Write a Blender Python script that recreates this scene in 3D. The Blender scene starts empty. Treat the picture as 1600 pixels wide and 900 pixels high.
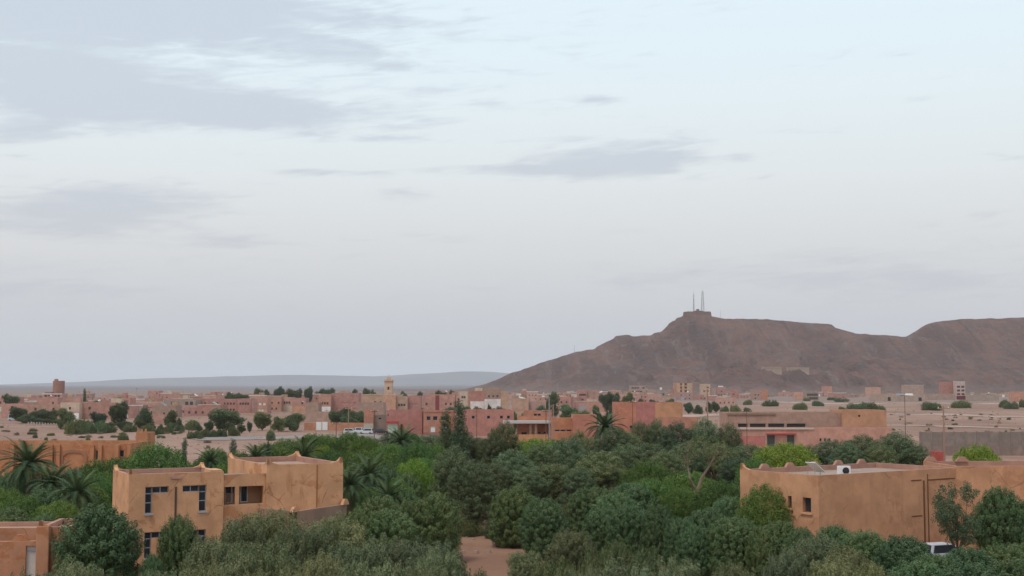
import bpy, math, random
import numpy as np
from mathutils import Vector, Matrix
R = math.radians
sc = bpy.context.scene
C = sc.collection
rng = np.random.default_rng(7)
random.seed(7)

# ------------------------------------------------------------------ camera
F = 2000.0                     # focal length in pixels of the 1600 px wide picture
CZ = 14.5                      # eye height above the plain
TH = math.atan(150.0 / F)      # pitched up: horizon lies 150 px under the centre
cam = bpy.data.objects.new('camera', bpy.data.cameras.new('camera'))
C.objects.link(cam); sc.camera = cam
cam.location = (0, 0, CZ); cam.rotation_euler = (math.pi / 2 + TH, 0, 0)
cam.data.lens = 36.0 * F / 1600.0; cam.data.sensor_width = 36.0
cam.data.clip_start = 0.5; cam.data.clip_end = 120000

# ------------------------------------------------------------------ sky, sun, exposure
SUN_AZ, SUN_EL = R(222), R(62)     # azimuth clockwise from +Y: behind the camera, to its left
world = bpy.data.worlds.new('World'); sc.world = world; world.use_nodes = True
WN, WL = world.node_tree.nodes, world.node_tree.links
WN.clear()
class G:
    """tiny node-graph helper"""
    def __init__(s, nt): s.n, s.l = nt.nodes, nt.links
    def put(s, node, i, v):
        if hasattr(v, 'is_linked'): s.l.new(v, node.inputs[i])
        else: node.inputs[i].default_value = v
    def m(s, op, a, b=0.0, c=None, clamp=False):
        n = s.n.new('ShaderNodeMath'); n.operation = op; n.use_clamp = clamp
        s.put(n, 0, a); s.put(n, 1, b)
        if c is not None: s.put(n, 2, c)
        return n.outputs[0]
    def mix(s, f, a, b, mode='MIX'):
        n = s.n.new('ShaderNodeMix'); n.data_type = 'RGBA'; n.blend_type = mode
        s.put(n, 0, f); s.put(n, 6, a if hasattr(a, 'is_linked') else (*a[:3], 1)); s.put(n, 7, b if hasattr(b, 'is_linked') else (*b[:3], 1))
        return n.outputs[2]
    def noise(s, vec, scale, detail=4, rough=.55, dist=0.0):
        n = s.n.new('ShaderNodeTexNoise'); s.put(n, 'Vector', vec)
        n.inputs['Scale'].default_value = scale; n.inputs['Detail'].default_value = detail
        n.inputs['Roughness'].default_value = rough; n.inputs['Distortion'].default_value = dist
        return n.outputs[0]
    def ss(s, v, a, b):
        n = s.n.new('ShaderNodeMapRange'); n.interpolation_type = 'SMOOTHSTEP'
        s.put(n, 0, v); n.inputs[1].default_value = a; n.inputs[2].default_value = b
        return n.outputs[0]
    def xyz(s, x, y, z):
        n = s.n.new('ShaderNodeCombineXYZ'); s.put(n, 0, x); s.put(n, 1, y); s.put(n, 2, z); return n.outputs[0]
    def sep(s, v):
        n = s.n.new('ShaderNodeSeparateXYZ'); s.l.new(v, n.inputs[0]); return n.outputs
    def scale(s, v, k):
        n = s.n.new('ShaderNodeVectorMath'); n.operation = 'MULTIPLY'; s.l.new(v, n.inputs[0]); n.inputs[1].default_value = k; return n.outputs[0]
    def add(s, v, w):
        n = s.n.new('ShaderNodeVectorMath'); n.operation = 'ADD'; s.l.new(v, n.inputs[0]); s.put(n, 1, w); return n.outputs[0]
g = G(world.node_tree)
tc = WN.new('ShaderNodeTexCoord')
dx, dy, dz = g.sep(tc.outputs['Generated'])
sky = WN.new('ShaderNodeTexSky'); sky.sky_type = 'NISHITA'; sky.sun_disc = False
sky.sun_elevation = SUN_EL; sky.sun_rotation = SUN_AZ
sky.altitude = 1000; sky.air_density = 1.0; sky.dust_density = 2.0; sky.ozone_density = 1.0
el = g.m('ARCSINE', dz); az = g.m('ARCTAN2', dx, dy)
# thin high veil over the whole sky, greyer low down
veil = WN.new('ShaderNodeValToRGB'); WL.new(g.m('MAXIMUM', el, 0.0), veil.inputs[0])
cr = veil.color_ramp
stops = [(0.0, (.48, .49, .53)), (.045, (.54, .545, .57)), (.10, (.67, .67, .665)), (.16, (.75, .79, .79)), (.22, (.765, .855, .885)), (.28, (.755, .875, .935)), (.6, (.70, .82, .95)), (1.0, (.64, .77, .92))]
cr.elements[0].position, cr.elements[0].color = stops[0][0], (*stops[0][1], 1)
cr.elements[1].position, cr.elements[1].color = stops[-1][0], (*stops[-1][1], 1)
for p, c in stops[1:-1]:
    e = cr.elements.new(p); e.color = (*c, 1)
# clouds on a flat layer seen in perspective
den = g.m('ADD', g.m('MAXIMUM', dz, 0.0), .07)
cp = g.xyz(g.m('DIVIDE', dx, den), g.m('DIVIDE', dy, den), 0.0)
n1 = g.noise(g.scale(cp, (.8, 1.5, 1)), 1.5, 7, .6, .4)
n2 = g.noise(g.xyz(g.m('MULTIPLY', az, 6.0), g.m('MULTIPLY', el, 34.0), 3.7), 1.6, 7, .62, .5)
n3 = g.noise(g.xyz(g.m('MULTIPLY', az, 14.0), g.m('MULTIPLY', g.m('SUBTRACT', el, g.m('MULTIPLY', az, .10)), 95.0), 1.7), 1.5, 6, .6, .7)
nn = g.m('ADD', g.m('MULTIPLY', n1, .30), g.m('ADD', g.m('MULTIPLY', n2, .55), g.m('MULTIPLY', n3, .45)))
nn = g.m('MULTIPLY_ADD', g.m('SUBTRACT', nn, .65), 1.75, .42)
big = g.noise(g.xyz(g.m('MULTIPLY', az, 1.3), g.m('MULTIPLY', el, 4.0), 9.1), 1.0, 2, .5)
infr = g.m('MULTIPLY', g.ss(g.m('ABSOLUTE', az), .62, .40), g.ss(el, .5, .30))
bias = g.m('MULTIPLY', g.m('SUBTRACT', big, .46), g.m('MULTIPLY', g.m('SUBTRACT', 1.0, infr), 1.5))
blobs = [(190, 22, 470, 80, .72), (330, 176, 330, 34, .66), (30, 135, 200, 60, .50), (90, 430, 420, 90, .16), (975, 253, 190, 28, .50), (1030, 245, 110, 24, .25), (830, 264, 110, 10, .3), (940, 154, 45, 8, .5),
         (500, 270, 95, 7, .5), (365, 246, 70, 6, .26), (600, 216, 85, 8, .42), (630, 302, 55, 17, .38), (190, 318, 150, 20, .45),
         (120, 350, 220, 26, .45), (640, 370, 140, 8, .20), (400, 386, 150, 10, .24), (1500, 440, 330, 48, .36), (1120, 440, 260, 30, .22),
         (1570, 2, 45, 11, .40), (1160, 248, 24, 7, .28), (620, 100, 60, 9, .25), (1535, 352, 26, 7, .25), (20, 235, 60, 26, .2), (60, 470, 350, 40, .2)]
for (bx_, by_, rx_, ry_, amp) in blobs:
    a0 = math.atan((bx_ - 800) / F); e0 = math.atan((600 - by_) / F)
    u = g.m('DIVIDE', g.m('SUBTRACT', az, a0), rx_ / F); v = g.m('DIVIDE', g.m('SUBTRACT', el, e0), ry_ / F)
    q = g.m('ADD', g.m('MULTIPLY', u, u), g.m('MULTIPLY', v, v))
    bias = g.m('ADD', bias, g.m('MULTIPLY', g.m('POWER', 2.718, g.m('MULTIPLY', q, -1.0)), amp))
dens = g.ss(g.m('ADD', nn, bias), .54, 1.0)
ccol = g.mix(g.ss(el, .03, .25), (.505, .51, .545), (.50, .56, .645))
over = g.mix(g.m('MULTIPLY', dens, .70), veil.outputs[0], ccol)
over10 = g.mix(1.0, over, (10, 10, 10), 'MULTIPLY')
skym = g.mix(.92, sky.outputs[0], over10)
bg = WN.new('ShaderNodeBackground'); WL.new(skym, bg.inputs[0]); bg.inputs[1].default_value = 0.095
wo = WN.new('ShaderNodeOutputWorld'); WL.new(bg.outputs[0], wo.inputs[0])

sun = bpy.data.objects.new('sun', bpy.data.lights.new('sun', 'SUN')); C.objects.link(sun)
sun.data.energy = 1.5; sun.data.angle = R(18); sun.data.color = (1.0, .93, .84)
sdir = Vector((math.sin(SUN_AZ) * math.cos(SUN_EL), math.cos(SUN_AZ) * math.cos(SUN_EL), math.sin(SUN_EL)))
sun.rotation_euler = sdir.to_track_quat('Z', 'Y').to_euler(); sun.location = (0, -30, 60)
vs = sc.view_settings
vs.view_transform = 'Standard'; vs.look = 'None'; vs.gamma = 1.0; vs.exposure = 0.22; vs.use_curve_mapping = False
sc.display_settings.display_device = 'sRGB'
sc.render.engine = 'CYCLES'
cy = sc.cycles
cy.use_denoising = True; cy.max_bounces = 5; cy.diffuse_bounces = 3; cy.glossy_bounces = 2; cy.transmission_bounces = 2
cy.volume_bounces = 1; cy.transparent_max_bounces = 4; cy.use_adaptive_sampling = True; cy.adaptive_threshold = .02

# ------------------------------------------------------------------ helpers
def ray(px, py):
    v = (450 - py) / F
    return Vector(((px - 800) / F, math.cos(TH) - v * math.sin(TH), math.sin(TH) + v * math.cos(TH)))
def at(px, py, Y):
    d = ray(px, py); t = Y / d.y
    return Vector((d.x * t, Y, CZ + d.z * t))
def ydist(py, z=0.0):                # distance at which height z is seen on row py
    d = ray(800, py); return d.y * (z - CZ) / d.z
def kx(px): return (px - 800) / F * math.cos(TH)
def tag(o, label=None, cat=None, group=None, kind=None):
    if label: o['label'] = label
    if cat: o['category'] = cat
    if group: o['group'] = group
    if kind: o['kind'] = kind
    return o
def empty(name, loc, rz=0.0):
    o = bpy.data.objects.new(name, None); C.objects.link(o); o.location = loc; o.rotation_euler = (0, 0, rz); o.empty_display_size = .5
    return o
def link(name, me, parent=None, loc=(0, 0, 0), rz=0.0, mats=None):
    o = bpy.data.objects.new(name, me); C.objects.link(o); o.location = loc; o.rotation_euler = (0, 0, rz)
    if parent is not None: o.parent = parent
    return o
class MB:
    """collects polygons for one mesh"""
    def __init__(s): s.v, s.f, s.mi = [], [], []
    def poly(s, pts, mi=0):
        b = len(s.v); s.v += [tuple(p) for p in pts]; s.f.append(tuple(range(b, b + len(pts)))); s.mi.append(mi)
    def box(s, x0, y0, z0, x1, y1, z1, mi=0, M=None, taper=None):
        P = [(x0, y0, z0), (x1, y0, z0), (x1, y1, z0), (x0, y1, z0), (x0, y0, z1), (x1, y0, z1), (x1, y1, z1), (x0, y1, z1)]
        if taper:
            cx, cy_ = (x0 + x1) / 2, (y0 + y1) / 2
            P = P[:4] + [(cx + (p[0] - cx) * taper[0], cy_ + (p[1] - cy_) * taper[1], p[2]) for p in P[4:]]
        if M is not None: P = [tuple(M @ Vector(p)) for p in P]
        b = len(s.v); s.v += P
        for q in ((0, 3, 2, 1), (4, 5, 6, 7), (0, 1, 5, 4), (1, 2, 6, 5), (2, 3, 7, 6), (3, 0, 4, 7)):
            s.f.append(tuple(b + i for i in q)); s.mi.append(mi)
        return s
    def tube(s, pts, rad, n=7, mi=0):
        pts = [Vector(p) for p in pts]; b0 = len(s.v)
        for i, p in enumerate(pts):
            d = (pts[min(i + 1, len(pts) - 1)] - pts[max(i - 1, 0)]).normalized()
            a = d.cross(Vector((.3, .91, .2))).normalized(); c = d.cross(a)
            r = rad[i] if hasattr(rad, '__len__') else rad
            for k in range(n):
                t = 2 * math.pi * k / n; s.v.append(tuple(p + a * (math.cos(t) * r) + c * (math.sin(t) * r)))
        for i in range(len(pts) - 1):
            for k in range(n):
                k2 = (k + 1) % n; s.f.append((b0 + i * n + k, b0 + i * n + k2, b0 + (i + 1) * n + k2, b0 + (i + 1) * n + k)); s.mi.append(mi)
        s.f.append(tuple(b0 + (len(pts) - 1) * n + k for k in range(n))); s.mi.append(mi)
        s.f.append(tuple(b0 + k for k in range(n))[::-1]); s.mi.append(mi)
        return s
    def mesh(s, name, *mats):
        me = bpy.data.meshes.new(name); me.from_pydata(s.v, [], s.f)
        for m_ in mats: me.materials.append(m_)
        me.polygons.foreach_set('material_index', s.mi); me.update(); return me
    def obj(s, name, parent, *mats, loc=(0, 0, 0), rz=0.0):
        return link(name, s.mesh(name, *mats), parent, loc, rz)
def quadmesh(name, V, mat):
    """V: (n,4,3) array of quads"""
    n = V.shape[0]; me = bpy.data.meshes.new(name)
    me.vertices.add(n * 4); me.vertices.foreach_set('co', V.reshape(-1).astype(np.float32))
    me.loops.add(n * 4); me.loops.foreach_set('vertex_index', np.arange(n * 4, dtype=np.int32))
    me.polygons.add(n); me.polygons.foreach_set('loop_start', np.arange(0, n * 4, 4, dtype=np.int32))
    me.polygons.foreach_set('loop_total', np.full(n, 4, dtype=np.int32))
    me.materials.append(mat); me.update(calc_edges=True); return me
def gridmesh(name, X, Y, Z, mat, smooth=True):
    ny, nx = X.shape; me = bpy.data.meshes.new(name)
    co = np.stack([X, Y, Z], -1).reshape(-1, 3).astype(np.float32)
    me.vertices.add(nx * ny); me.vertices.foreach_set('co', co.reshape(-1))
    i = np.arange((ny - 1) * (nx - 1)); r, c = i // (nx - 1), i % (nx - 1); a = r * nx + c
    q = np.stack([a, a + 1, a + nx + 1, a + nx], -1).astype(np.int32)
    me.loops.add(q.size); me.loops.foreach_set('vertex_index', q.reshape(-1))
    me.polygons.add(len(q)); me.polygons.foreach_set('loop_start', np.arange(0, q.size, 4, dtype=np.int32))
    me.polygons.foreach_set('loop_total', np.full(len(q), 4, dtype=np.int32))
    if smooth: me.polygons.foreach_set('use_smooth', np.ones(len(q), dtype=bool))
    me.materials.append(mat); me.update(calc_edges=True); return me
# value noise
_perm = np.random.default_rng(3).random((256, 256))
def vnoise(x, y):
    xi, yi = np.floor(x).astype(int), np.floor(y).astype(int); fx, fy = x - xi, y - yi
    fx, fy = fx * fx * (3 - 2 * fx), fy * fy * (3 - 2 * fy)
    a = _perm[xi % 256, yi % 256]; b = _perm[(xi + 1) % 256, yi % 256]; c = _perm[xi % 256, (yi + 1) % 256]; d = _perm[(xi + 1) % 256, (yi + 1) % 256]
    return (a * (1 - fx) + b * fx) * (1 - fy) + (c * (1 - fx) + d * fx) * fy
def fbm(x, y, o=5):
    s, a, t = 0, 1, 0
    for i in range(o):
        s = s + a * vnoise(x + 17.3 * i, y + 9.1 * i); t += a; a *= .5; x, y = x * 2.03, y * 2.03
    return s / t - .5
def sstep(a, b, x):
    t = np.clip((x - a) / (b - a), 0, 1); return t * t * (3 - 2 * t)

# ------------------------------------------------------------------ materials
def newmat(name):
    m = bpy.data.materials.new(name); m.use_nodes = True; m.node_tree.nodes.clear()
    gg = G(m.node_tree); bs = gg.n.new('ShaderNodeBsdfPrincipled'); out = gg.n.new('ShaderNodeOutputMaterial')
    gg.l.new(bs.outputs[0], out.inputs[0]); return m, gg, bs
def bump(gg, bs, h, strength, dist):
    b = gg.n.new('ShaderNodeBump'); b.inputs['Strength'].default_value = strength; b.inputs['Distance'].default_value = dist
    gg.l.new(h, b.inputs['Height']); gg.l.new(b.outputs[0], bs.inputs['Normal'])
def objco(gg):
    t = gg.n.new('ShaderNodeTexCoord'); oi = gg.n.new('ShaderNodeObjectInfo')
    off = gg.xyz(gg.m('MULTIPLY', oi.outputs['Random'], 91.0), gg.m('MULTIPLY', oi.outputs['Random'], 37.0), 0.0)
    return gg.add(t.outputs['Object'], off), oi.outputs['Random']
def mul(c, k): return tuple(x * k for x in c)
_pl = {}
def plaster(col, wear=1.0, stain=None):
    key = (col, wear, stain)
    if key in _pl: return _pl[key]
    m, gg, bs = newmat('plaster')
    v, rnd = objco(gg)
    n = gg.noise(v, .55, 6, .62)
    base = gg.mix(gg.ss(n, .35, .68), mul(col, .84), mul(col, 1.10))
    st = gg.noise(gg.scale(v, (2.2, 2.2, .12)), 1.3, 4, .6)            # rain streaks
    base = gg.mix(gg.m('MULTIPLY', gg.ss(st, .54, .74), .30 * wear), base, mul(col, .58))
    if stain:
        s1 = gg.noise(gg.add(gg.scale(v, (.45, .45, .6)), (5.3, 1.7, 2.2)), 1.05, 5, .62, .25)
        base = gg.mix(gg.m('MULTIPLY', gg.ss(s1, .55, .60), .52), base, stain)
        s3 = gg.noise(gg.add(gg.scale(v, (1.1, 1.1, .28)), (2.3, 8.7, 1.2)), 1.0, 5, .6, .15)
        base = gg.mix(gg.m('MULTIPLY', gg.ss(s3, .59, .66), .42), base, stain)
        s2 = gg.noise(gg.add(v, (1.3, 7.7, 4.2)), .33, 3, .5)
        base = gg.mix(gg.m('MULTIPLY', gg.ss(s2, .52, .7), .28), base, mul(col, 1.22))
    if stain:
        vo = gg.n.new('ShaderNodeTexVoronoi'); vo.feature = 'DISTANCE_TO_EDGE'; gg.l.new(gg.add(gg.scale(v, (.30, .30, .22)), gg.scale(gg.n.new('ShaderNodeTexNoise').outputs[1], (.25, .25, .25))), vo.inputs['Vector']); vo.inputs['Scale'].default_value = 1.0
        cm_ = gg.ss(gg.noise(gg.add(v, (9.0, 2.0, 5.0)), .5, 3, .5), .50, .60)
        base = gg.mix(gg.m('MULTIPLY', gg.m('MULTIPLY', gg.ss(vo.outputs['Distance'], .014, .003), cm_), .6), base, mul(stain, .75))
    fine = gg.noise(v, 9.0, 3, .6)
    base = gg.mix(gg.m('MULTIPLY', fine, .16), base, mul(col, .7))
    gg.l.new(base, bs.inputs['Base Color']); bs.inputs['Roughness'].default_value = .93; bs.inputs['Specular IOR Level'].default_value = .15
    bump(gg, bs, gg.noise(v, 2.2, 6, .65), .5, .035)
    _pl[key] = m; return m
def simple(name, col, rough=.7, metal=0.0, var=.15, spec=.3):
    m, gg, bs = newmat(name); v, rnd = objco(gg)
    gg.l.new(gg.mix(gg.noise(v, 2.5, 4, .6), mul(col, 1 - var), mul(col, 1 + var)), bs.inputs['Base Color'])
    bs.inputs['Roughness'].default_value = rough; bs.inputs['Metallic'].default_value = metal; bs.inputs['Specular IOR Level'].default_value = spec
    return m
def foliage(name, c0, c1, c2, tint=.5):
    """c0 dark leaf, c1 mid leaf, c2 pale or dry leaf"""
    m, gg, bs = newmat(name)
    geo = gg.n.new('ShaderNodeNewGeometry'); oi = gg.n.new('ShaderNodeObjectInfo'); t = gg.n.new('ShaderNodeTexCoord')
    r = geo.outputs['Random Per Island']
    col = gg.mix(gg.ss(r, 0.0, .75), c0, c1)
    cl = gg.noise(t.outputs['Object'], .9, 2, .5)
    col = gg.mix(gg.m('MULTIPLY', gg.ss(gg.m('ADD', cl, gg.m('MULTIPLY', r, .25)), .55, .85), .75), col, c2)
    rn = oi.outputs['Random']; k = gg.m('MULTIPLY_ADD', rn, tint * 1.7, 1.12 - tint * .85)
    hue = gg.m('FRACT', gg.m('MULTIPLY', rn, 7.31))
    kr = gg.m('MULTIPLY', k, gg.m('MULTIPLY_ADD', hue, .30, .90)); kb = gg.m('MULTIPLY', k, gg.m('MULTIPLY_ADD', hue, -.22, .96))
    col = gg.mix(1.0, col, gg.xyz(kr, k, kb), 'MULTIPLY')
    gg.l.new(col, bs.inputs['Base Color']); bs.inputs['Roughness'].default_value = .62; bs.inputs['Specular IOR Level'].default_value = .25
    tr = gg.n.new('ShaderNodeBsdfTranslucent'); gg.l.new(gg.mix(1.0, col, (1.0, 1.15, .6), 'MULTIPLY'), tr.inputs[0])
    mx = gg.n.new('ShaderNodeMixShader'); mx.inputs[0].default_value = .14
    gg.l.new(bs.outputs[0], mx.inputs[1]); gg.l.new(tr.outputs[0], mx.inputs[2])
    out = [n for n in gg.n if n.type == 'OUTPUT_MATERIAL'][0]; gg.l.new(mx.outputs[0], out.inputs[0])
    return m
OCHRE = (.61, .325, .175); OCHRE2 = (.46, .225, .13); STAIN = (.34, .115, .038); ORANGE = (.46, .21, .105); SALMON = (.45, .215, .145)
PINK = (.43, .205, .165); ROSE = (.37, .160, .138); PALEPINK = (.48, .27, .22); BRICK = (.34, .155, .112); TAN = (.44, .28, .165); CREAM = (.56, .44, .33)
WHITE = (.74, .72, .69); GREY = (.25, .225, .20); BROWN = (.27, .18, .13); MAUVE = (.33, .20, .18); MAROON = (.16, .035, .045)
M_glass = simple('dark_glass', (.030, .034, .042), .12, 0, .3, .5)
M_void = simple('dark_interior', (.03, .028, .028), .8, 0, .2)
M_frame = simple('grey_frame', (.33, .34, .36), .5)
M_white = simple('white_paint', WHITE, .6); M_roof = plaster((.40, .26, .19), .6); M_cope = plaster((.42, .225, .165), .7); M_deck = plaster((.34, .25, .20), .8)
M_metal = simple('galvanised_metal', (.34, .34, .35), .45, .6); M_rust = simple('rusty_pole', (.16, .085, .055), .8); M_wood = simple('weathered_pole', (.34, .20, .14), .9)
M_green = simple('green_paint', (.03, .10, .05), .6); M_red = simple('red_paint', (.42, .05, .045), .6); M_mint = simple('pale_green_paint', (.48, .58, .44), .6)
M_bark = simple('bark', (.13, .10, .075), .95, 0, .35, .1); M_palebark = simple('pale_bark', (.36, .28, .20), .95, 0, .3, .1)
M_fdark = foliage('dome_leaves', (.042, .080, .034), (.082, .134, .055), (.140, .182, .082), .28)
M_folive = foliage('grey_green_leaves', (.072, .096, .050), (.125, .150, .080), (.200, .210, .120), .35)
M_feuc = foliage('eucalyptus_leaves', (.052, .084, .042), (.092, .130, .064), (.150, .165, .090), .45)
M_fgreen = foliage('bright_leaves', (.040, .090, .022), (.076, .142, .034), (.125, .180, .045), .35)
M_flime = foliage('lime_leaves', (.090, .150, .020), (.140, .215, .028), (.195, .255, .040), .2)
M_fcyp = foliage('needle_leaves', (.036, .062, .036), (.062, .094, .054), (.092, .118, .070), .3)
M_fpalm = foliage('palm_leaves', (.030, .058, .028), (.050, .088, .040), (.080, .105, .048), .3)
M_fshrub = foliage('shrub_leaves', (.060, .088, .040), (.098, .128, .062), (.14, .155, .082), .35)
M_fdry = foliage('dry_scrub', (.10, .075, .045), (.15, .115, .07), (.20, .16, .10), .5)

# ------------------------------------------------------------------ ground, hills, haze
def gz(x, y):
    """terrain height"""
    x = np.asarray(x, float); y = np.asarray(y, float)
    far = sstep(280, 520, y) * (1 - sstep(3000, 9000, y))
    z = far * (fbm(x / 130, y / 130, 4) * 2.2)
    bank = sstep(60, 190, x) * sstep(270, 380, y) * (1 - sstep(1200, 1800, y))
    z = z + bank * (fbm(x / 34 + 5, y / 60, 4) * 1.8 + .5)
    left = sstep(-60, -110, x) * sstep(190, 260, y) * (1 - sstep(400, 520, y))
    z = z + left * (fbm(x / 30, y / 30, 4) * 1.1)
    return z
def gzf(x, y): return float(gz(x, y))
m_ground, gg, bs = newmat('desert_ground')
geo = gg.n.new('ShaderNodeNewGeometry'); P = geo.outputs['Position']
px_, py_, pz_ = gg.sep(P)
n_big = gg.noise(gg.scale(P, (1, .55, 1)), .016, 6, .6); n_mid = gg.noise(gg.scale(P, (1, .6, 1)), .09, 6, .62); n_fine = gg.noise(P, 1.1, 5, .6)
col = gg.mix(gg.ss(n_big, .36, .66), (.235, .140, .103), (.325, .203, .152))
col = gg.mix(gg.m('MULTIPLY', gg.ss(n_mid, .50, .66), .6), col, (.215, .125, .09))
col = gg.mix(gg.m('MULTIPLY', gg.ss(gg.noise(gg.scale(P, (.25, 1.2, 1)), .05, 4, .6), .56, .68), .5), col, (.37, .245, .188))
col = gg.mix(gg.m('MULTIPLY', gg.ss(n_fine, .55, .75), .4), col, (.22, .145, .10))
near = gg.ss(py_, 240.0, 170.0)                                        # watered soil and litter under the grove
col = gg.mix(gg.m('MULTIPLY', near, .75), col, gg.mix(gg.ss(n_mid, .4, .6), (.20, .095, .055), (.28, .15, .09)))
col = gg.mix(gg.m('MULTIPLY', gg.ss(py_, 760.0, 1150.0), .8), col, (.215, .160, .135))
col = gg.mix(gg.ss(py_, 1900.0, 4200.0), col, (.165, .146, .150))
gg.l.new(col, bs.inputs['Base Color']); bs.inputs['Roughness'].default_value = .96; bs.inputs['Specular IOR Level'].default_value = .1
bump(gg, bs, gg.m('ADD', n_mid, gg.m('MULTIPLY', n_fine, .3)), .8, .35)
rows = np.concatenate([np.linspace(-200, 40, 7), 44 * np.power(60000 / 44, np.linspace(0, 1, 300))])
cols = np.linspace(-1, 1, 241)
X = cols[None, :] * (160 + .72 * np.maximum(rows, 0))[:, None]; Y = np.repeat(rows[:, None], 241, 1)
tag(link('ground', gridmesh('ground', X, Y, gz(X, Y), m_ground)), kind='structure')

# hill with the hilltop fort: a ridge line in plan, heights from the skyline
RIDGE = [(560, 613), (660, 613), (720, 609), (760, 600), (800, 583), (850, 566), (900, 550), (930, 545), (932, 542), (960, 529), (964, 525), (982, 523), (986, 525.5), (1020, 524), (1022, 521), (1036, 518), (1049, 506), (1051, 502.5), (1059, 500), (1061, 496),
         (1069, 494), (1072, 490), (1110, 490), (1114, 494), (1128, 498), (1200, 499), (1288, 506), (1300, 506.5), (1308, 513), (1340, 521), (1380, 523.5), (1425, 526), (1445, 515), (1460, 505), (1468, 502.5), (1500, 499), (1600, 496), (1800, 498), (2000, 510), (2300, 540), (2700, 600), (3000, 613)]
RY = 2400.0
rx = np.array([kx(p) * RY for p, _ in RIDGE]); rz_ = np.array([max(at(800, q, RY).z, 0) for _, q in RIDGE])
def hillz(x, y):
    x = np.asarray(x, float); y = np.asarray(y, float)
    wob = fbm(x / 90 + 3, y * 0 + 1.5, 3) * 130
    foot = 1480 + wob * .6 + 260 * sstep(250, -120, x); back = 3300
    H = np.interp(x, rx, rz_)
    s = (y - foot) / (RY - foot)
    sp = np.clip(s, 0, 1)
    f = .42 * sp ** 1.25 + .36 * sp ** 2.2 + .22 * sstep(.80, 1.0, sp)
    f = np.where(s > 1, 1 - .95 * sstep(1.01, 1.55, s), f)
    gul = np.abs(fbm(x / 46 + .35 * fbm(x / 130, y / 130, 3) * 6, y / 260, 5)) * 2
    gul2 = fbm(x / 15, y / 60, 4); ledge = np.abs(((np.interp(x, rx, rz_) * sp ** 1.3 + fbm(x / 60, y / 60, 3) * 14) / 17.0) % 1.0 - .5) * 2
    spur = fbm(x / 190 + 8, y / 420 + 2, 3)
    wgt = np.clip(sp * (1 - sp) * 4, 0, 1)
    z = H * (f - wgt * (.26 * (1 - gul) - .13 + .10 * gul2)) + H * wgt * spur * .5 + np.where(H > 20, (ledge - .5) * 3.0 * sp * (.3 + fbm(x / 80 + 4, y / 80, 3) * 3), 0) * wgt
    z = z + np.where(H > 8, fbm(x / 13, y / 20, 3) * 11.0 * sp * np.clip(1.0 - sstep(.93, 1.0, sp) * .7, 0, 1), 0)
    return np.where(s > 0, np.maximum(z, -1), -1.5)
hx = np.arange(-420, 2700, 6.0); hy = np.arange(1380, 3700, 8.0)
hx = np.concatenate([np.arange(-420, 1150, 4.0), np.arange(1150, 2700, 14.0)]); hy = np.concatenate([np.arange(1380, 2440, 5.0), np.arange(2440, 3800, 30.0)])
X, Y = np.meshgrid(hx, hy)
m_hill, gg, bs = newmat('rocky_hillside')
geo = gg.n.new('ShaderNodeNewGeometry'); P = geo.outputs['Position']; nz = gg.sep(geo.outputs['Normal'])[2]
n1 = gg.noise(gg.scale(P, (1, .35, 1)), .011, 6, .6); n2 = gg.noise(gg.scale(P, (1, .4, 2.5)), .045, 7, .66); n3 = gg.noise(P, .22, 5, .65)
col = gg.mix(gg.ss(n1, .36, .64), (.145, .090, .079), (.235, .135, .106))
col = gg.mix(gg.m('MULTIPLY', gg.ss(n2, .48, .68), .7), col, (.120, .110, .110))
col = gg.mix(gg.m('MULTIPLY', gg.ss(gg.noise(gg.scale(P, (1.2, .3, .6)), .03, 5, .6, .8), .60, .70), .75), col, (.24, .19, .165))
col = gg.mix(gg.m('MULTIPLY', gg.ss(n3, .55, .75), .55), col, (.075, .060, .056))
stk1 = gg.noise(gg.scale(P, (1.0, .10, .16)), .055, 6, .65, .6); col = gg.mix(gg.m('MULTIPLY', gg.ss(stk1, .53, .66), .55), col, (.235, .172, .147)); stk2 = gg.noise(gg.add(gg.scale(P, (1.0, .12, .2)), (31.0, 7.0, 3.0)), .035, 6, .65, .5); col = gg.mix(gg.m('MULTIPLY', gg.ss(stk2, .54, .66), .6), col, (.095, .072, .068))
strata = gg.noise(gg.xyz(0.0, 0.0, gg.m('ADD', gg.sep(P)[2], gg.m('MULTIPLY', n1, 25.0))), .16, 3, .6)
col = gg.mix(gg.m('MULTIPLY', gg.ss(strata, .54, .66), .35), col, (.085, .064, .060))
col = gg.mix(gg.m('MULTIPLY', gg.ss(gg.sep(P)[2], 20.0, 2.0), .6), col, (.25, .185, .155))
gg.l.new(col, bs.inputs['Base Color']); bs.inputs['Roughness'].default_value = .95; bs.inputs['Specular IOR Level'].default_value = .1
bump(gg, bs, gg.m('ADD', n2, gg.m('MULTIPLY', n3, .4)), 1.0, 16.0)
tag(link('hill', gridmesh('hill', X, Y, hillz(X, Y), m_hill)), kind='structure')
def hillhit(px, py):
    d = ray(px, py); prev = None
    for Yq in np.arange(1400, 2460, 3.0):
        p = Vector((0, 0, CZ)) + d * (Yq / d.y)
        if max(float(hillz(p.x, p.y)), gzf(p.x, p.y)) >= p.z: return p
    return p
def surf(x, y): return max(gzf(x, y), float(hillz(x, y)) if y > 1380 else -9)

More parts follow.
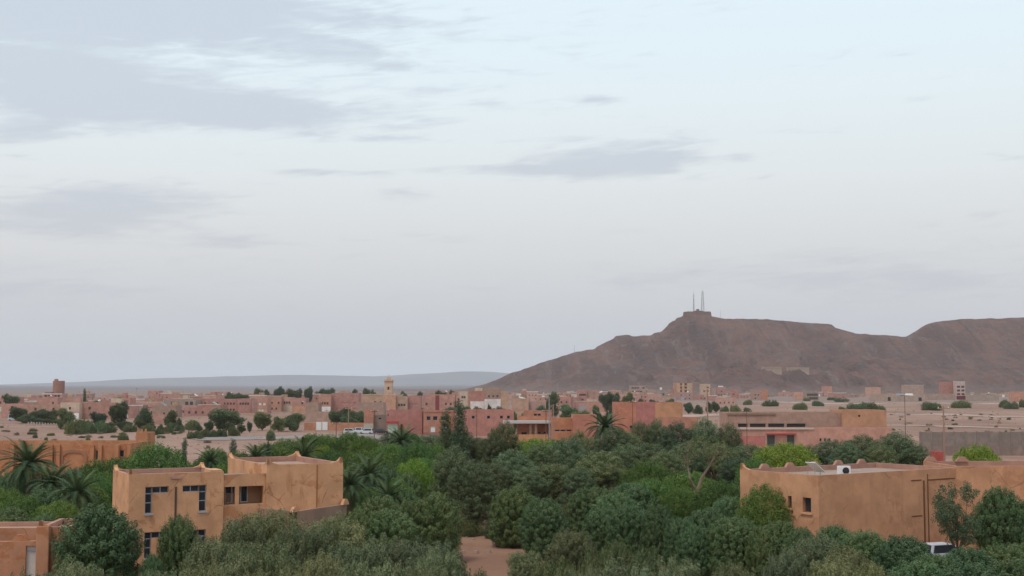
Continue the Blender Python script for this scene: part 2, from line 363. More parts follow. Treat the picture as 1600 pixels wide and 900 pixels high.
# far ranges
m_far, gg, bs = newmat('far_range')
geo = gg.n.new('ShaderNodeNewGeometry')
gg.l.new(gg.mix(gg.ss(gg.noise(geo.outputs['Position'], .0016, 6, .6), .4, .65), (.070, .060, .066), (.105, .088, .085)), bs.inputs['Base Color']); bs.inputs['Roughness'].default_value = 1.0
def far_range(sky_pts, Yr, w, rough):
    fx = np.array([kx(p) * Yr for p, _ in sky_pts]); fz = np.array([at(800, q, Yr).z for _, q in sky_pts])
    X, Y = np.meshgrid(np.arange(fx[0], fx[-1], 130.0), np.linspace(Yr - w, Yr + w, 26))
    H = np.interp(X, fx, fz); s = np.clip(1 - np.abs(Y - Yr) / w, 0, 1)
    gul = np.abs(fbm(X / 900, Y / 2600, 5)) * 2
    Z = H * (.55 * s + .45 * sstep(.5, 1, s)) * (1 - .35 * gul * (1 - s)) + fbm(X / 420, Y / 420, 3) * rough * s
    Z = np.where(s <= 0, -6, Z)
    tag(link('mountains', gridmesh('mountains', X, Y, Z, m_far)), kind='structure')
far_range([(-1500, 596), (-600, 606), (-100, 606), (0, 603), (60, 599), (120, 597), (220, 592), (330, 588), (430, 586), (520, 586), (590, 588), (640, 585), (720, 580), (760, 580), (820, 585), (950, 592), (1200, 590), (1500, 586), (1900, 580), (2600, 592), (3300, 600)], 17000, 2600, 22)
far_range([(380, 613), (430, 609), (500, 606.5), (560, 605), (640, 604.5), (700, 603), (780, 602), (900, 604), (1100, 604), (1500, 603), (2000, 612)], 8200, 800, 8)
# the air
hz = MB().box(-45500, -210, -9, 45500, 60200, 620).obj('haze', None)
m_hz = bpy.data.materials.new('haze'); m_hz.use_nodes = True; nt = m_hz.node_tree; nt.nodes.clear()
pv = nt.nodes.new('ShaderNodeVolumePrincipled'); pv.inputs['Color'].default_value = (.93, .94, .97, 1); pv.inputs['Density'].default_value = 4.8e-5; pv.inputs['Anisotropy'].default_value = 0.0
o_ = nt.nodes.new('ShaderNodeOutputMaterial'); nt.links.new(pv.outputs[0], o_.inputs['Volume'])
hz.data.materials.append(m_hz); tag(hz, kind='stuff')

# roads and tracks
m_road, gg, bs = newmat('worn_asphalt'); geo = gg.n.new('ShaderNodeNewGeometry')
gg.l.new(gg.mix(gg.ss(gg.noise(geo.outputs['Position'], .15, 5, .6), .35, .65), (.20, .16, .14), (.27, .215, .185)), bs.inputs['Base Color']); bs.inputs['Roughness'].default_value = .9
m_track, gg, bs = newmat('dust_track'); geo = gg.n.new('ShaderNodeNewGeometry')
gg.l.new(gg.mix(gg.ss(gg.noise(geo.outputs['Position'], .12, 5, .6), .35, .65), (.345, .225, .172), (.40, .27, .208)), bs.inputs['Base Color']); bs.inputs['Roughness'].default_value = .95
def strip(name, pts, w, mat, lift=.12):
    P = [Vector((kx(px) * Yd, Yd, 0)) for px, Yd in pts]; L = []
    for i in range(len(P) - 1):
        n = max(2, int((P[i + 1] - P[i]).length / 5))
        L += [P[i].lerp(P[i + 1], k / n) for k in range(n)]
    L.append(P[-1]); Xs, Ys = [], []
    for i, p in enumerate(L):
        d = (L[min(i + 1, len(L) - 1)] - L[max(i - 1, 0)]).normalized(); nrm = Vector((-d.y, d.x, 0))
        q = [p + nrm * (w * t) for t in (-.5, -.25, 0, .25, .5)]; Xs.append([a.x for a in q]); Ys.append([a.y for a in q])
    Xs, Ys = np.array(Xs), np.array(Ys)
    tag(link(name, gridmesh(name, Xs, Ys, gz(Xs, Ys) + lift, mat)), kind='structure')
strip('road', [(300, 338), (400, 345), (480, 352), (560, 352), (640, 340)], 20, m_road)
strip('road', [(560, 352), (575, 420), (560, 520)], 10, m_road, .14)
strip('track', [(1050, 560), (1200, 640), (1300, 640), (1420, 600), (1520, 560), (1680, 560)], 22, m_track)
strip('track', [(1380, 430), (1500, 420), (1700, 400)], 9, m_track)
strip('track', [(1180, 1000), (1330, 900), (1480, 900), (1700, 930)], 26, m_track)
strip('track', [(1480, 330), (1560, 322), (1700, 318)], 6, m_track)

# ------------------------------------------------------------------ buildings
def facade(mb, W, H, rects, dep=.25, y=0.0):
    """front wall in the plane y, with real openings and reveals"""
    xs = sorted({0.0, W, *[a for r in rects for a in (r[0], r[2])]}); zs = sorted({-.6, H, *[a for r in rects for a in (r[1], r[3])]})
    for i in range(len(xs) - 1):
        for j in range(len(zs) - 1):
            cx, cz = (xs[i] + xs[i + 1]) / 2, (zs[j] + zs[j + 1]) / 2
            if any(r[0] < cx < r[2] and r[1] < cz < r[3] for r in rects): continue
            mb.poly([(xs[i], y, zs[j]), (xs[i + 1], y, zs[j]), (xs[i + 1], y, zs[j + 1]), (xs[i], y, zs[j + 1])])
    for x0, z0, x1, z1 in rects:
        a, b = y, y + dep
        mb.poly([(x0, a, z0), (x0, b, z0), (x0, b, z1), (x0, a, z1)]); mb.poly([(x1, a, z0), (x1, a, z1), (x1, b, z1), (x1, b, z0)])
        mb.poly([(x0, a, z0), (x1, a, z0), (x1, b, z0), (x0, b, z0)]); mb.poly([(x0, a, z1), (x0, b, z1), (x1, b, z1), (x1, a, z1)])
def shell(W, D, H, rects, par=.5, thick=.22, dep=.25, cope=0):
    """wall mesh with parapet, open on top"""
    mb = MB(); facade(mb, W, H, rects, dep); t = thick; zi = H - par
    mb.poly([(W, 0, -.6), (W, D, -.6), (W, D, H), (W, 0, H)]); mb.poly([(0, D, -.6), (0, 0, -.6), (0, 0, H), (0, D, H)]); mb.poly([(W, D, -.6), (0, D, -.6), (0, D, H), (W, D, H)])
    o = [(0, 0), (W, 0), (W, D), (0, D)]; n = [(t, t), (W - t, t), (W - t, D - t), (t, D - t)]
    for i in range(4):
        j = (i + 1) % 4
        mb.poly([(*o[i], H), (*o[j], H), (*n[j], H), (*n[i], H)], cope); mb.poly([(*n[i], H), (*n[j], H), (*n[j], zi), (*n[i], zi)], cope)
    return mb
_win = {}
def window_mesh(w, h, mull, mats):
    key = (round(w, 2), round(h, 2), mull, mats[0].name)
    if key in _win: return _win[key]
    f = min(.09, w * .08); fr = MB()
    fr.box(0, 0, 0, f, .07, h); fr.box(w - f, 0, 0, w, .07, h); fr.box(f, 0, 0, w - f, .07, f); fr.box(f, 0, h - f, w - f, .07, h)
    for k in range(mull): fr.box(w * (k + 1) / (mull + 1) - f / 2, .005, f, w * (k + 1) / (mull + 1) + f / 2, .065, h - f)
    pn = MB().box(f, .03, f, w - f, .045, h - f)
    _win[key] = (fr.mesh('window', mats[0]), pn.mesh('pane', mats[1])); return _win[key]
def put_window(parent, r, dep, name='window', mull=0, mats=None, fine=True):
    mats = mats or (M_frame, M_glass); fr, pn = window_mesh(r[2] - r[0], r[3] - r[1], mull, mats)
    if fine:
        o = link(name, fr, parent, (r[0], dep - .075, r[1])); link('pane' if name == 'window' else 'leaf', pn, o); return o
    key = ('solid', round(r[2] - r[0], 2), round(r[3] - r[1], 2), mats[1].name)
    if key not in _win: _win[key] = MB().box(0, 0, 0, r[2] - r[0], .05, r[3] - r[1]).mesh(name, mats[1])
    return link(name, _win[key], parent, (r[0], dep - .05, r[1]))
def grid_openings(W, H, cols, floors, ww=.95, wh=1.15, sill=1.0, fh=3.1, door=None, first=0, margin=.9):
    r = []; rr_ = random.Random(int(W * 100 + H * 37))
    for f in range(first, floors):
        for c in range(cols):
            cx = margin + (W - 2 * margin) * ((c + .5) / cols); z = f * fh + sill
            if f == 0 and door is not None and c == door: r.append((cx - .6, 0.02, cx + .6, 2.2, 'door'))
            elif z + wh < H - .3 and rr_.random() > .28: r.append((cx - ww / 2, z, cx + ww / 2, z + wh, 'window'))
    return r
def house(name, label, cat, px0, px1, ytop, Yd, col, depth=9, rot=0.0, wins=None, door_mat=None, win_mats=None, group=None, par=.5, cornice=None, base=None,
          shed=None, fine=True, wear=1.0, z0=None, stain=None, merlons=0, mull=0, extra=None):
    ax = kx(px0) * Yd; ph = R(rot); k1 = kx(px1)
    W = (k1 * Yd - ax) / (math.cos(ph) - k1 * math.sin(ph))
    if z0 is None: z0 = min(surf(ax, Yd), surf(ax + W * math.cos(ph), Yd + W * math.sin(ph)))
    H = at((px0 + px1) / 2, ytop, Yd + W * math.sin(ph) / 2).z - z0
    if Yd > 450: col = tuple(a * .68 + b * .32 for a, b in zip(col, (.56, .365, .295)))  # far walls mixed paler and duller: distance haze put into the wall colour
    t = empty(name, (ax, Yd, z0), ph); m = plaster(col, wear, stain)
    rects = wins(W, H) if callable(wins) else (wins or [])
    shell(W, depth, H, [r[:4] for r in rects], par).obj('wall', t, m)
    MB().box(.2, .2, H - par - .2, W - .2, depth - .2, H - par).obj('roof', t, M_deck)
    for r in rects:
        kind = r[4]
        if kind == 'door': put_window(t, r, .25, 'door', 0, (M_frame, door_mat or M_void), fine)
        else: put_window(t, r, .25, 'window', mull, win_mats or (M_frame, M_glass), fine)
    if cornice: MB().box(-.12, -.12, H - .35, W + .12, -.002, H + .06).obj('cornice', t, plaster(cornice, .5))
    if base: MB().box(.01, -.05, -.5, W - .01, -.004, base[1]).obj('plinth', t, plaster(base[0], .6))
    for i in range(merlons):
        cx = W * (i + .5) / merlons
        MB().box(cx - W / merlons * .28, .0, H, cx + W / merlons * .28, .25, H + .55, taper=(.6, 1)).obj('merlon', t, m)
    if shed:
        sx, sw, sh, scol = shed
        s = MB().box(sx * W, depth * .35, H - par, sx * W + sw, depth * .35 + 3.0, H - par + sh).obj('stair_head', t, plaster(scol, .8))
    if extra: extra(t, W, H, m)
    tag(t, label, cat, group); return t
def W1(cols, floors, **k): return lambda W, H: grid_openings(W, H, cols, floors, **k)
def horn(parent, x, y, z, w, h, m, rz=0.0, dx=1, dy=1):
    """corner finial of the parapet: two thin fins sweeping up to the corner (dx, dy say which way they run; dy=0: a free-standing trapezoid)"""
    mb = MB(); t = .26; L_ = w * 1.15
    if dy == 0:
        for a, b_, h0, h1 in ((-L_ * .62, L_ * .62, -.02, h * .55), ): mb.box(a, -t / 2, h0, b_, t / 2, h1, taper=(.72, 1))
        mb.box(-L_ * .42, -t / 2, h * .55 + .001, L_ * .42, t / 2, h, taper=(.6, .9)); return mb.obj('finial', parent, m, loc=(x, y, z), rz=rz)
    prof = [(0, h), (.16, h), (L_ * .45, h * .35), (L_, .0)]
    for ax in (0, 1):
        sg = dx if ax == 0 else dy
        for i in range(3):
            (p0, h0), (p1, h1) = prof[i], prof[i + 1]; A, B = (p0 - t / 2) * sg, (p1 - t / 2) * sg
            if ax: q = lambda u, s_, zz: (s_, u, zz)
            else: q = lambda u, s_, zz: (u, s_, zz)
            for s_ in (-t / 2, t / 2): mb.poly([q(A, s_, -.02), q(B, s_, -.02), q(B, s_, h1), q(A, s_, h0)])
            mb.poly([q(A, -t / 2, h0), q(B, -t / 2, h1), q(B, t / 2, h1), q(A, t / 2, h0)])
            if i == 0: mb.poly([q(A, -t / 2, -.02), q(A, t / 2, -.02), q(A, t / 2, h0), q(A, -t / 2, h0)])
    return mb.obj('finial', parent, m, loc=(x, y, z), rz=rz)
def soften(o, w=.06):
    md = o.modifiers.new('bevel', 'BEVEL'); md.width = w; md.segments = 2; md.limit_method = 'ANGLE'; md.angle_limit = R(50); return o

# --- two-storey ochre villa
VA, VD = R(28), 94.0
v0 = Vector((kx(205) * VD, VD, 0)); du = Vector((math.cos(VA), math.sin(VA), 0)); dv = Vector((-math.sin(VA), math.cos(VA), 0))
def along(px, o=v0, d=du):
    k = kx(px); return (k * o.y - o.x) / (d.x - k * d.y)
villa = empty('villa', v0, VA)
tag(villa, 'two-storey ochre villa with stained plaster, L-shaped windows and an open loggia', 'house')
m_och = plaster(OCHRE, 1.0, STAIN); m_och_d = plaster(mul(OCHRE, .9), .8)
HW = at(205, 741.5, VD).z; u1, u2, u3 = along(352), along(419), along(537)
def vz(px, py, off=0.0): 
    p = v0 + du * along(px); return at(px, py, p.y).z
LW = [(along(230), vz(231, 803), along(237), vz(231, 761)), (along(237), vz(240, 774), along(268), vz(240, 761)),
      (along(288), vz(290, 770), along(313), vz(290, 758)), (along(313), vz(315, 801), along(325), vz(315, 758))]
z_hi1, z_hi0, z_lo0 = vz(231, 761), vz(231, 771.5), vz(231, 803)
y_hi1, y_hi0, y_lo0 = vz(231, 832), vz(231, 842), vz(231, 873)
a0, a1, a2 = along(230.5), along(241.5), along(267); b0, b1, b2 = along(288.5), along(314), along(325.5)
wing_rects = [(a0, z_lo0, a1, z_hi1), (a1, z_hi0, a2, z_hi1), (b0, z_hi0, b1, z_hi1), (b1, z_lo0, b2, z_hi1),
              (a0, y_lo0, a1, y_hi1), (a1, y_hi0, a2, y_hi1), (b0, y_hi0, b1, y_hi1), (b1, y_lo0, b2, y_hi1)]
mb = shell(u1, 6.0, HW, wing_rects, .35, .25, .28, cope=1); soften(mb.obj('wall', villa, m_och, M_cope))
MB().box(.24, .24, HW - .6, u1 - .24, 5.76, HW - .35).obj('roof', villa, M_deck)
m_blue = simple('blue_grey_frame', (.30, .31, .33), .5)
def villa_window(x0, z0, x1, z1, splits, vertical):
    w, h = x1 - x0, z1 - z0; f = .055; fr = MB()
    fr.box(0, 0, 0, f, .08, h); fr.box(w - f, 0, 0, w, .08, h); fr.box(f, 0, 0, w - f, .08, f); fr.box(f, 0, h - f, w - f, .08, h)
    cuts = [0] + splits + [1]
    o = None
    for s in splits:
        if vertical: fr.box(f, .003, h * s - f * .7, w - f, .077, h * s + f * .7)
        else: fr.box(w * s - f * .6, .003, f, w * s + f * .6, .077, h - f)
    o = fr.obj('window', villa, m_blue, loc=(x0, .16, z0))
    for i in range(len(cuts) - 1):
        if vertical: MB().box(f, .03, h * cuts[i] + f * .7, w - f, .05, h * cuts[i + 1] - f * .7).obj('pane', o, M_glass)
        else: MB().box(w * cuts[i] + f * .6, .03, f, w * cuts[i + 1] - f * .6, .05, h - f).obj('pane', o, M_glass)
for (zl, zm, zh) in ((z_lo0, z_hi0, z_hi1), (y_lo0, y_hi0, y_hi1)):
    villa_window(a0, zl, a1, zh, [.40, .74], True); villa_window(a1, zm, a2, zh, [.5], False)
    villa_window(b0, zm, b1, zh, [.5], False); villa_window(b1, zl, b2, zh, [.40, .74], True)
    MB().box(a0 - .05, -.10, zl - .12, a1 + .08, .15, zl - .003).obj('sill', villa, M_frame); MB().box(b1 - .05, -.10, zl - .12, b2 + .08, .15, zl - .003).obj('sill', villa, M_frame)
MB().box(along(276.5), -.05, 1.0, along(279.5), -.003, HW - 1.0).obj('downpipe', villa, simple('dark_pipe', (.10, .06, .04), .7))
MB().box(along(270), -.10, HW - .42, along(287), -.003, HW - .22).obj('spout', villa, plaster(PALEPINK, .6))
for (x, y, a, b) in ((.15, .15, 1, 1), (.15, 5.85, 1, -1), (u1 - .15, 5.85, -1, -1)): horn(villa, x, y, HW, .7, .38, m_och, 0, a, b)
# loggia between the two blocks
LT = vz(385, 741); l0 = u1 - .0; LB = vz(385, 791)
mb = MB(); lo, lt = vz(360, 789), vz(360, 761)
xo0, xo1, xo2, xo3 = along(354), along(371), along(377), along(415)
facade(mb, u2 - u1 - .004, LT, [(xo0 - u1, lo, xo1 - u1, lt), (xo2 - u1, lo, xo3 - u1, lt)], .3); mb.v = [(a + u1 + .002, b + .15, c) for a, b, c in mb.v]
mb.obj('loggia_wall', villa, m_och)
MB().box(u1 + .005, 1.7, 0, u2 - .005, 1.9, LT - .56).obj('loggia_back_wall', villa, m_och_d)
MB().box(u1 + .006, .46, lo - .25, u2 - .006, 1.69, lo - .06).obj('loggia_floor', villa, M_deck)
MB().box(u1 + .004, .46, LT - .55, u2 - .004, 5.9, LT - .32).obj('loggia_roof', villa, M_deck)
wd = (M_white, M_glass)
for xa, xb in ((along(357), along(364)), (along(366), along(371)), (along(381), along(388))):
    put_window(villa, (xa + .35, lo + .02, xb + .55, lo + 1.7), 1.7, 'window', 0, wd)
rl = MB()
for k in range(9): rl.box(xo0 + .1 + k * (xo1 - xo0 - .2) / 8, .25, lo, xo0 + .14 + k * (xo1 - xo0 - .2) / 8, .29, lo + .8)
rl.box(xo0, .24, lo + .8, xo1, .30, lo + .85); rl.obj('railing', villa, M_rust)
# tall block
HB = at(470, 725, (v0 + du * along(470)).y).z; BD = 11.0
mb = shell(u3 - u2, BD, HB, [], .42, .28, cope=1); mb.v = [(a + u2, b - .06, c) for a, b, c in mb.v]; soften(mb.obj('tower_wall', villa, m_och, M_cope))
MB().box(u2 + .27, .25, HB - .75, u3 - .27, BD - .4, HB - .42).obj('tower_roof', villa, M_roof)
MB().box(along(496), -.10, 4.9, along(497.2), -.064, HB - .1).obj('joint', villa, plaster(STAIN, .5))
for (x, y, a, b) in ((u2 + .15, .09, 1, 1), (u2 + .15, BD - .2, 1, -1), (u3 - .15, BD - .2, -1, -1), (u3 - .15, .09, -1, 1)): horn(villa, x, y, HB, .85, .42, m_och, 0, a, b)
MB().box(u1 - .9, .3, HW - .3, u1 - .02, 2.2, HW + .12).obj('roof_block', villa, m_och)
# chamfered ground-floor terrace in front of the tall block
Rr = Vector((u3 + .35, 0)); d64 = R(36)
P2 = Rr - Vector((math.cos(d64), math.sin(d64))) * 7.2; P3 = Vector((u2 + 1.0, -3.4)); P4 = Vector((u2 - .6, -.1))
TZ = vz(500, 789.5)
mb = MB(); poly = [P4, P3, P2, Rr]; wallh = TZ
for i in range(3):
    p, q = poly[i], poly[i + 1]; n = Vector((q.y - p.y, p.x - q.x)).normalized() * -.3
    mb.poly([(p.x, p.y, -.6), (q.x, q.y, -.6), (q.x, q.y, wallh), (p.x, p.y, wallh)])
    mb.poly([(p.x, p.y, wallh), (q.x, q.y, wallh), (q.x + n.x, q.y + n.y, wallh), (p.x + n.x, p.y + n.y, wallh)])
    mb.poly([(p.x + n.x, p.y + n.y, wallh), (q.x + n.x, q.y + n.y, wallh), (q.x + n.x, q.y + n.y, wallh - .5), (p.x + n.x, p.y + n.y, wallh - .5)])
mb.obj('terrace_wall', villa, plaster((.30, .19, .135), 1.0))
MB().poly; tm = MB(); tm.poly([(P4.x, P4.y, TZ - .42), (P3.x, P3.y, TZ - .42), (P2.x, P2.y, TZ - .42), (Rr.x, Rr.y, TZ - .42)]); tm.obj('terrace_floor', villa, M_roof)
horn(villa, Rr.x - .25, -.25, TZ, .6, .42, m_och, d64, -1, 0); horn(villa, P2.x + .25, P2.y + .3, TZ, .6, .35, m_och, d64, -1, 0)

# --- low gatehouse with white door
GD = 84.0; gw = plaster(OCHRE2, 1.0, STAIN)
gate = empty('gatehouse', (kx(-60) * GD, GD, 0), R(6)); tag(gate, 'low ochre gatehouse with a stepped wall and a white door', 'house')
def gx(px): return (kx(px) - kx(-60)) * GD * 1.02
def gzz(py, px=40): return at(px, py, GD + .1 * gx(px)).z
h_back = gzz(829)
mb = shell(gx(61), 4.0, h_back, [], .3, .25, cope=1); mb.v = [(a, b + 1.6, c) for a, b, c in mb.v]; soften(mb.obj('rear_wall', gate, gw, M_cope))
MB().box(.2, 1.8, h_back - .5, gx(61) - .2, 5.4, h_back - .3).obj('roof', gate, M_roof)
hf = gzz(846)
mb = MB(); facade(mb, gx(60), hf, [(gx(42), .02, gx(57), gzz(853))], .25); 
mb.box(0, .001 + .25, -.5, gx(42) - .003, .5, hf - .003); mb.box(gx(57) + .003, .251, -.5, gx(60), .5, hf - .003); mb.poly([(0, 0, hf), (gx(60), 0, hf), (gx(60), .5, hf), (0, .5, hf)])
mb.obj('front_wall', gate, gw)
dr = MB().box(gx(42), .2, .0, gx(57), .26, gzz(853)).obj('door', gate, simple('dirty_white_paint', (.52, .48, .44), .6))
MB().box(gx(42) + .05, .14, gzz(862), gx(57) - .05, .197, gzz(860)).obj('rail', dr, M_frame)
horn(gate, gx(33), .25, hf, .8, .42, gw, 0, -1, 0)
hp = gzz(824)
mb = shell(gx(106) - gx(61), 5.5, hp, [(gx(84) - gx(61), gzz(860), gx(97) - gx(61), gzz(850))], .35, .28, cope=1); mb.v = [(a + gx(61), b + .02, c) for a, b, c in mb.v]; soften(mb.obj('side_wall', gate, gw, M_cope))
MB().box(gx(61) + .25, .3, hp - .6, gx(106) - .25, 5.3, hp - .35).obj('roof', gate, M_roof)
put_window(gate, (gx(84), gzz(860), gx(97), gzz(850)), .27)
soften(MB().box(gx(61) - .05, -.55, -.5, gx(79), .015, hp + .12).obj('buttress', gate, gw)); horn(gate, gx(66), -.35, hp + .12, .6, .35, gw, 0, 1, 1)

# --- long ochre building with blind arches
AD = 176.0
def arch_extra(t, W, H, m):
    def X(px): return (kx(px) - kx(-90)) * AD
    def Z(py, px=100): return at(px, py, AD).z
    for c0, c1 in ((-20, 22), (98, 139)):
        x0, x1 = X(c0), X(c1); z1 = Z(703); mb = MB(); n = 10; th = .35
        zs = z1 - .9
        prof = [(x0, 0.3), (x0, zs)] + [(x0 + (x1 - x0) * (.5 - .5 * math.cos(math.pi * k / n)), zs + .9 * math.sin(math.pi * k / n) ** .6) for k in range(1, n)] + [(x1, zs), (x1, .3)]
        for i in range(len(prof) - 1):
            (xa, za), (xb, zb) = prof[i], prof[i + 1]; cx = (x0 + x1) / 2
            sa, sb = (cx - xa) / (x1 - x0) * 2, (cx - xb) / (x1 - x0) * 2
            A, B = (xa + th * sa, za - th * (1 if za > zs + .05 else 0)), (xb + th * sb, zb - th * (1 if zb > zs + .05 else 0))
            mb.poly([(xa, -.12, za), (xb, -.12, zb), (B[0], -.12, B[1]), (A[0], -.12, A[1])])
            mb.poly([(xa, -.002, za), (xb, -.002, zb), (xb, -.12, zb), (xa, -.12, za)]); mb.poly([(A[0], -.12, A[1]), (B[0], -.12, B[1]), (B[0], -.002, B[1]), (A[0], -.002, A[1])])
        mb.obj('arch_moulding', t, plaster(mul(OCHRE2, .72), .8))
    for c0, c1 in ((20, 34), (80, 93), (144, 158), (184, 203)):
        MB().box(X(c0), -.9 if c0 > 150 else -.35, -.5, X(c0) + .55, -.003, Z(695)).obj('pilaster', t, m)
        MB().box(X(c1) - .1, -.35, -.5, X(c1) + .4, -.003, Z(695)).obj('pilaster', t, m)
    for px in (24, 62, 118, 170): horn(t, X(px), .15, H, .9, .35, m, 0, 1, 0)
def arch_wins(W, H):
    def X(px): return (kx(px) - kx(-90)) * AD
    def Z(py): return at(100, py, AD).z
    r = [(X(a), Z(b1), X(a2), Z(b0), 'window') for a, a2, b0, b1 in ((23, 27, 708, 719), (29, 33, 708, 719), (83, 87, 706, 724), (90, 93, 706, 724), (143, 147.5, 704, 718), (152, 157, 704, 718), (185, 196, 703, 714))]
    return r
house('courtyard_building', 'long ochre building with blind arches and slit windows behind the big palm', 'building', -90, 203, 693.5, AD, ORANGE, 11, 0, arch_wins, extra=arch_extra, wear=1.0, stain=(.36, .12, .045), z0=0)
t = house('stair_tower', 'small crenellated orange tower rising behind the bright green tree', 'tower', 214, 232, 676, 186, ORANGE, 4, 0, None, merlons=3, par=.4, z0=0)

# --- big plain ochre building at the car park
BA, BDst = R(34), 100.0
b_o = Vector((kx(1276) * BDst, BDst, 0)); bu = Vector((math.cos(BA), math.sin(BA), 0))
big = empty('institute_building', b_o, BA); tag(big, 'large plain ochre building with flat roof, small windows and long cracks in the plaster', 'building')
m_big = plaster((.56, .285, .155), .9, (.40, .185, .10)); HB2 = at(1276, 743, BDst).z
def bx_at(px): return along(px, b_o, bu)
WB = bx_at(1490); DB = 8.6
wl_z0, wl_z1 = at(1256, 798, 102.5).z, at(1256, 775, 102.5).z
def lat(px):   # distance back along the end wall for a picture column
    d = Vector((-math.sin(BA), math.cos(BA), 0)); k = kx(px); return (k * b_o.y - b_o.x) / (d.x - k * d.y)
e0, e1 = lat(1264), lat(1251); e2, e3 = lat(1234), lat(1228)
mb = MB(); H = HB2
facade(mb, WB, H, [], .25); mb.poly([(WB, 0, -.6), (WB, DB, -.6), (WB, DB, H), (WB, 0, H)]); mb.poly([(WB, DB, -.6), (0, DB, -.6), (0, DB, H), (WB, DB, H)])
sm = MB(); facade(sm, DB, H, [(DB - e1, wl_z0, DB - e0, wl_z1), (DB - e3, wl_z0 + .2, DB - e2, wl_z1)], .3)
b = len(mb.v); mb.v += [(y_, DB - x_, z_) for x_, y_, z_ in sm.v]; mb.f += [tuple(b + i for i in f_) for f_ in sm.f]; mb.mi += sm.mi
t_ = .28; zi = H - .42; o = [(0, 0), (WB, 0), (WB, DB), (0, DB)]; n = [(t_, t_), (WB - t_, t_), (WB - t_, DB - t_), (t_, DB - t_)]
for i in range(4):
    j = (i + 1) % 4; mb.poly([(*o[i], H), (*o[j], H), (*n[j], H), (*n[i], H)], 1); mb.poly([(*n[i], H), (*n[j], H), (*n[j], zi), (*n[i], zi)], 1)
mb.obj('wall', big, m_big, M_cope)
MB().box(.27, .27, H - .7, WB - .27, DB - .27, H - .42).obj('roof', big, M_deck)
for ya, yb, zz0, zz1 in ((e0, e1, wl_z0, wl_z1), (e2, e3, wl_z0 + .2, wl_z1)):
    fr, pn = window_mesh(yb - ya, zz1 - zz0, 0, (M_rust, M_glass))
    wv = link('window', fr, big, (.29, yb, zz0), -math.pi / 2); link('pane', pn, wv)
    MB().box(-.14, ya - .15, zz0 - .14, .2, yb + .15, zz0 - .01).obj('sill', big, m_big)
for px in (1290, 1352, 1420): pass
horn(big, .15, DB - .15, H, .9, .5, m_big, 0, 1, -1)
for x_ in (WB * .16, WB * .34, WB * .52, WB * .7, WB * .88): horn(big, x_, DB - .15, H, .8, .38, M_cope, 0, 1, 0)
m_crack = plaster((.17, .075, .04), .5)
MB().box(bx_at(1438.5), -.035, .2, bx_at(1440.5), -.003, H - .9).obj('expansion_joint', big, m_crack); MB().box(bx_at(1445), -.05, .2, bx_at(1446), -.003, H - .4).obj('downpipe', big, m_crack)
for px, py, px2 in ((1420, 751, 1436), (1446, 750, 1488), (1420, 807, 1436)):
    zz = at(px, py, (b_o + bu * bx_at(px)).y).z; MB().box(bx_at(px), -.03, zz - .05, bx_at(px2), -.004, zz + .05).obj('pipe', big, m_crack)
# the wing that runs on past the break
w_o = b_o + bu * WB; wa = R(4) - BA
mb = shell(16, 7, H + .12, [(2.1, .02, 4.6, 3.9)], .45, .28, cope=1); o = soften(mb.obj('wing_wall', big, m_big, M_cope, loc=(WB + .01, .03, 0), rz=wa))
MB().box(.27, .27, H - .6, 15.7, 6.7, H - .33).obj('wing_roof', big, M_deck, loc=(WB + .01, .03, 0), rz=wa)
dd = MB().box(2.1, .18, 0, 4.6, .25, 3.9).obj('door', big, M_void, loc=(WB + .01, .03, 0), rz=wa)
Mw = Matrix.Translation((WB + .01, .03, 0)) @ Matrix.Rotation(wa, 4, 'Z')
for x_ in (.5, 3.4): 
    p = Mw @ Vector((x_, 6.6, H + .12)); horn(big, p.x, p.y, p.z, .85, .42, M_cope, wa, 1, 0)
p = Mw @ Vector((6.2, 0, 0)); MB().box(0, -.25, -.5, .45, 0, H + .3).obj('pilaster', big, m_big, loc=p, rz=wa)
# roof clutter
ac = empty('air_conditioner', b_o + Matrix.Rotation(BA, 3, 'Z') @ Vector((bx_at(1349), 2.2, H - .42)), BA - R(30)); tag(ac, 'white air conditioner with round fan on the large ochre roof', 'air conditioner')
MB().box(-.5, -.2, .1, .5, .2, .85).obj('casing', ac, M_white); MB().box(-.4, -.15, 0, -.3, .15, .097).obj('foot', ac, M_metal); MB().box(.3, -.15, 0, .4, .15, .097).obj('foot', ac, M_metal)
fm = MB(); fm.tube([(.1, -.202, .48), (.1, -.235, .48)], .28, 16); fm.obj('fan_grille', ac, M_glass)
sp_ = empty('solar_panel', b_o + Matrix.Rotation(BA, 3, 'Z') @ Vector((bx_at(1334), 4.2, H - .42)), R(40)); tag(sp_, 'white tilted solar water heater panel on the large ochre roof', 'solar panel')
sp_.scale = (.72, .72, .72)
MB().box(-1.1, -.7, -.03, 1.1, .7, .03, M=Matrix.Translation((0, 0, .95)) @ Matrix.Rotation(R(32), 4, 'Y')).obj('panel', sp_, M_white)
MB().tube([(-.8, .5, 0), (-.8, .5, 1.35)], .03, 5).obj('leg', sp_, M_metal); MB().tube([(-.8, -.5, 0), (-.8, -.5, 1.35)], .03, 5).obj('leg', sp_, M_metal); MB().tube([(.9, 0, 0), (.9, 0, .38)], .03, 5).obj('leg', sp_, M_metal)
MB().tube([(1.2, .3, 0), (1.2, .3, 1.2), (1.7, .3, 1.3)], .025, 5).obj('pipe', sp_, M_metal)

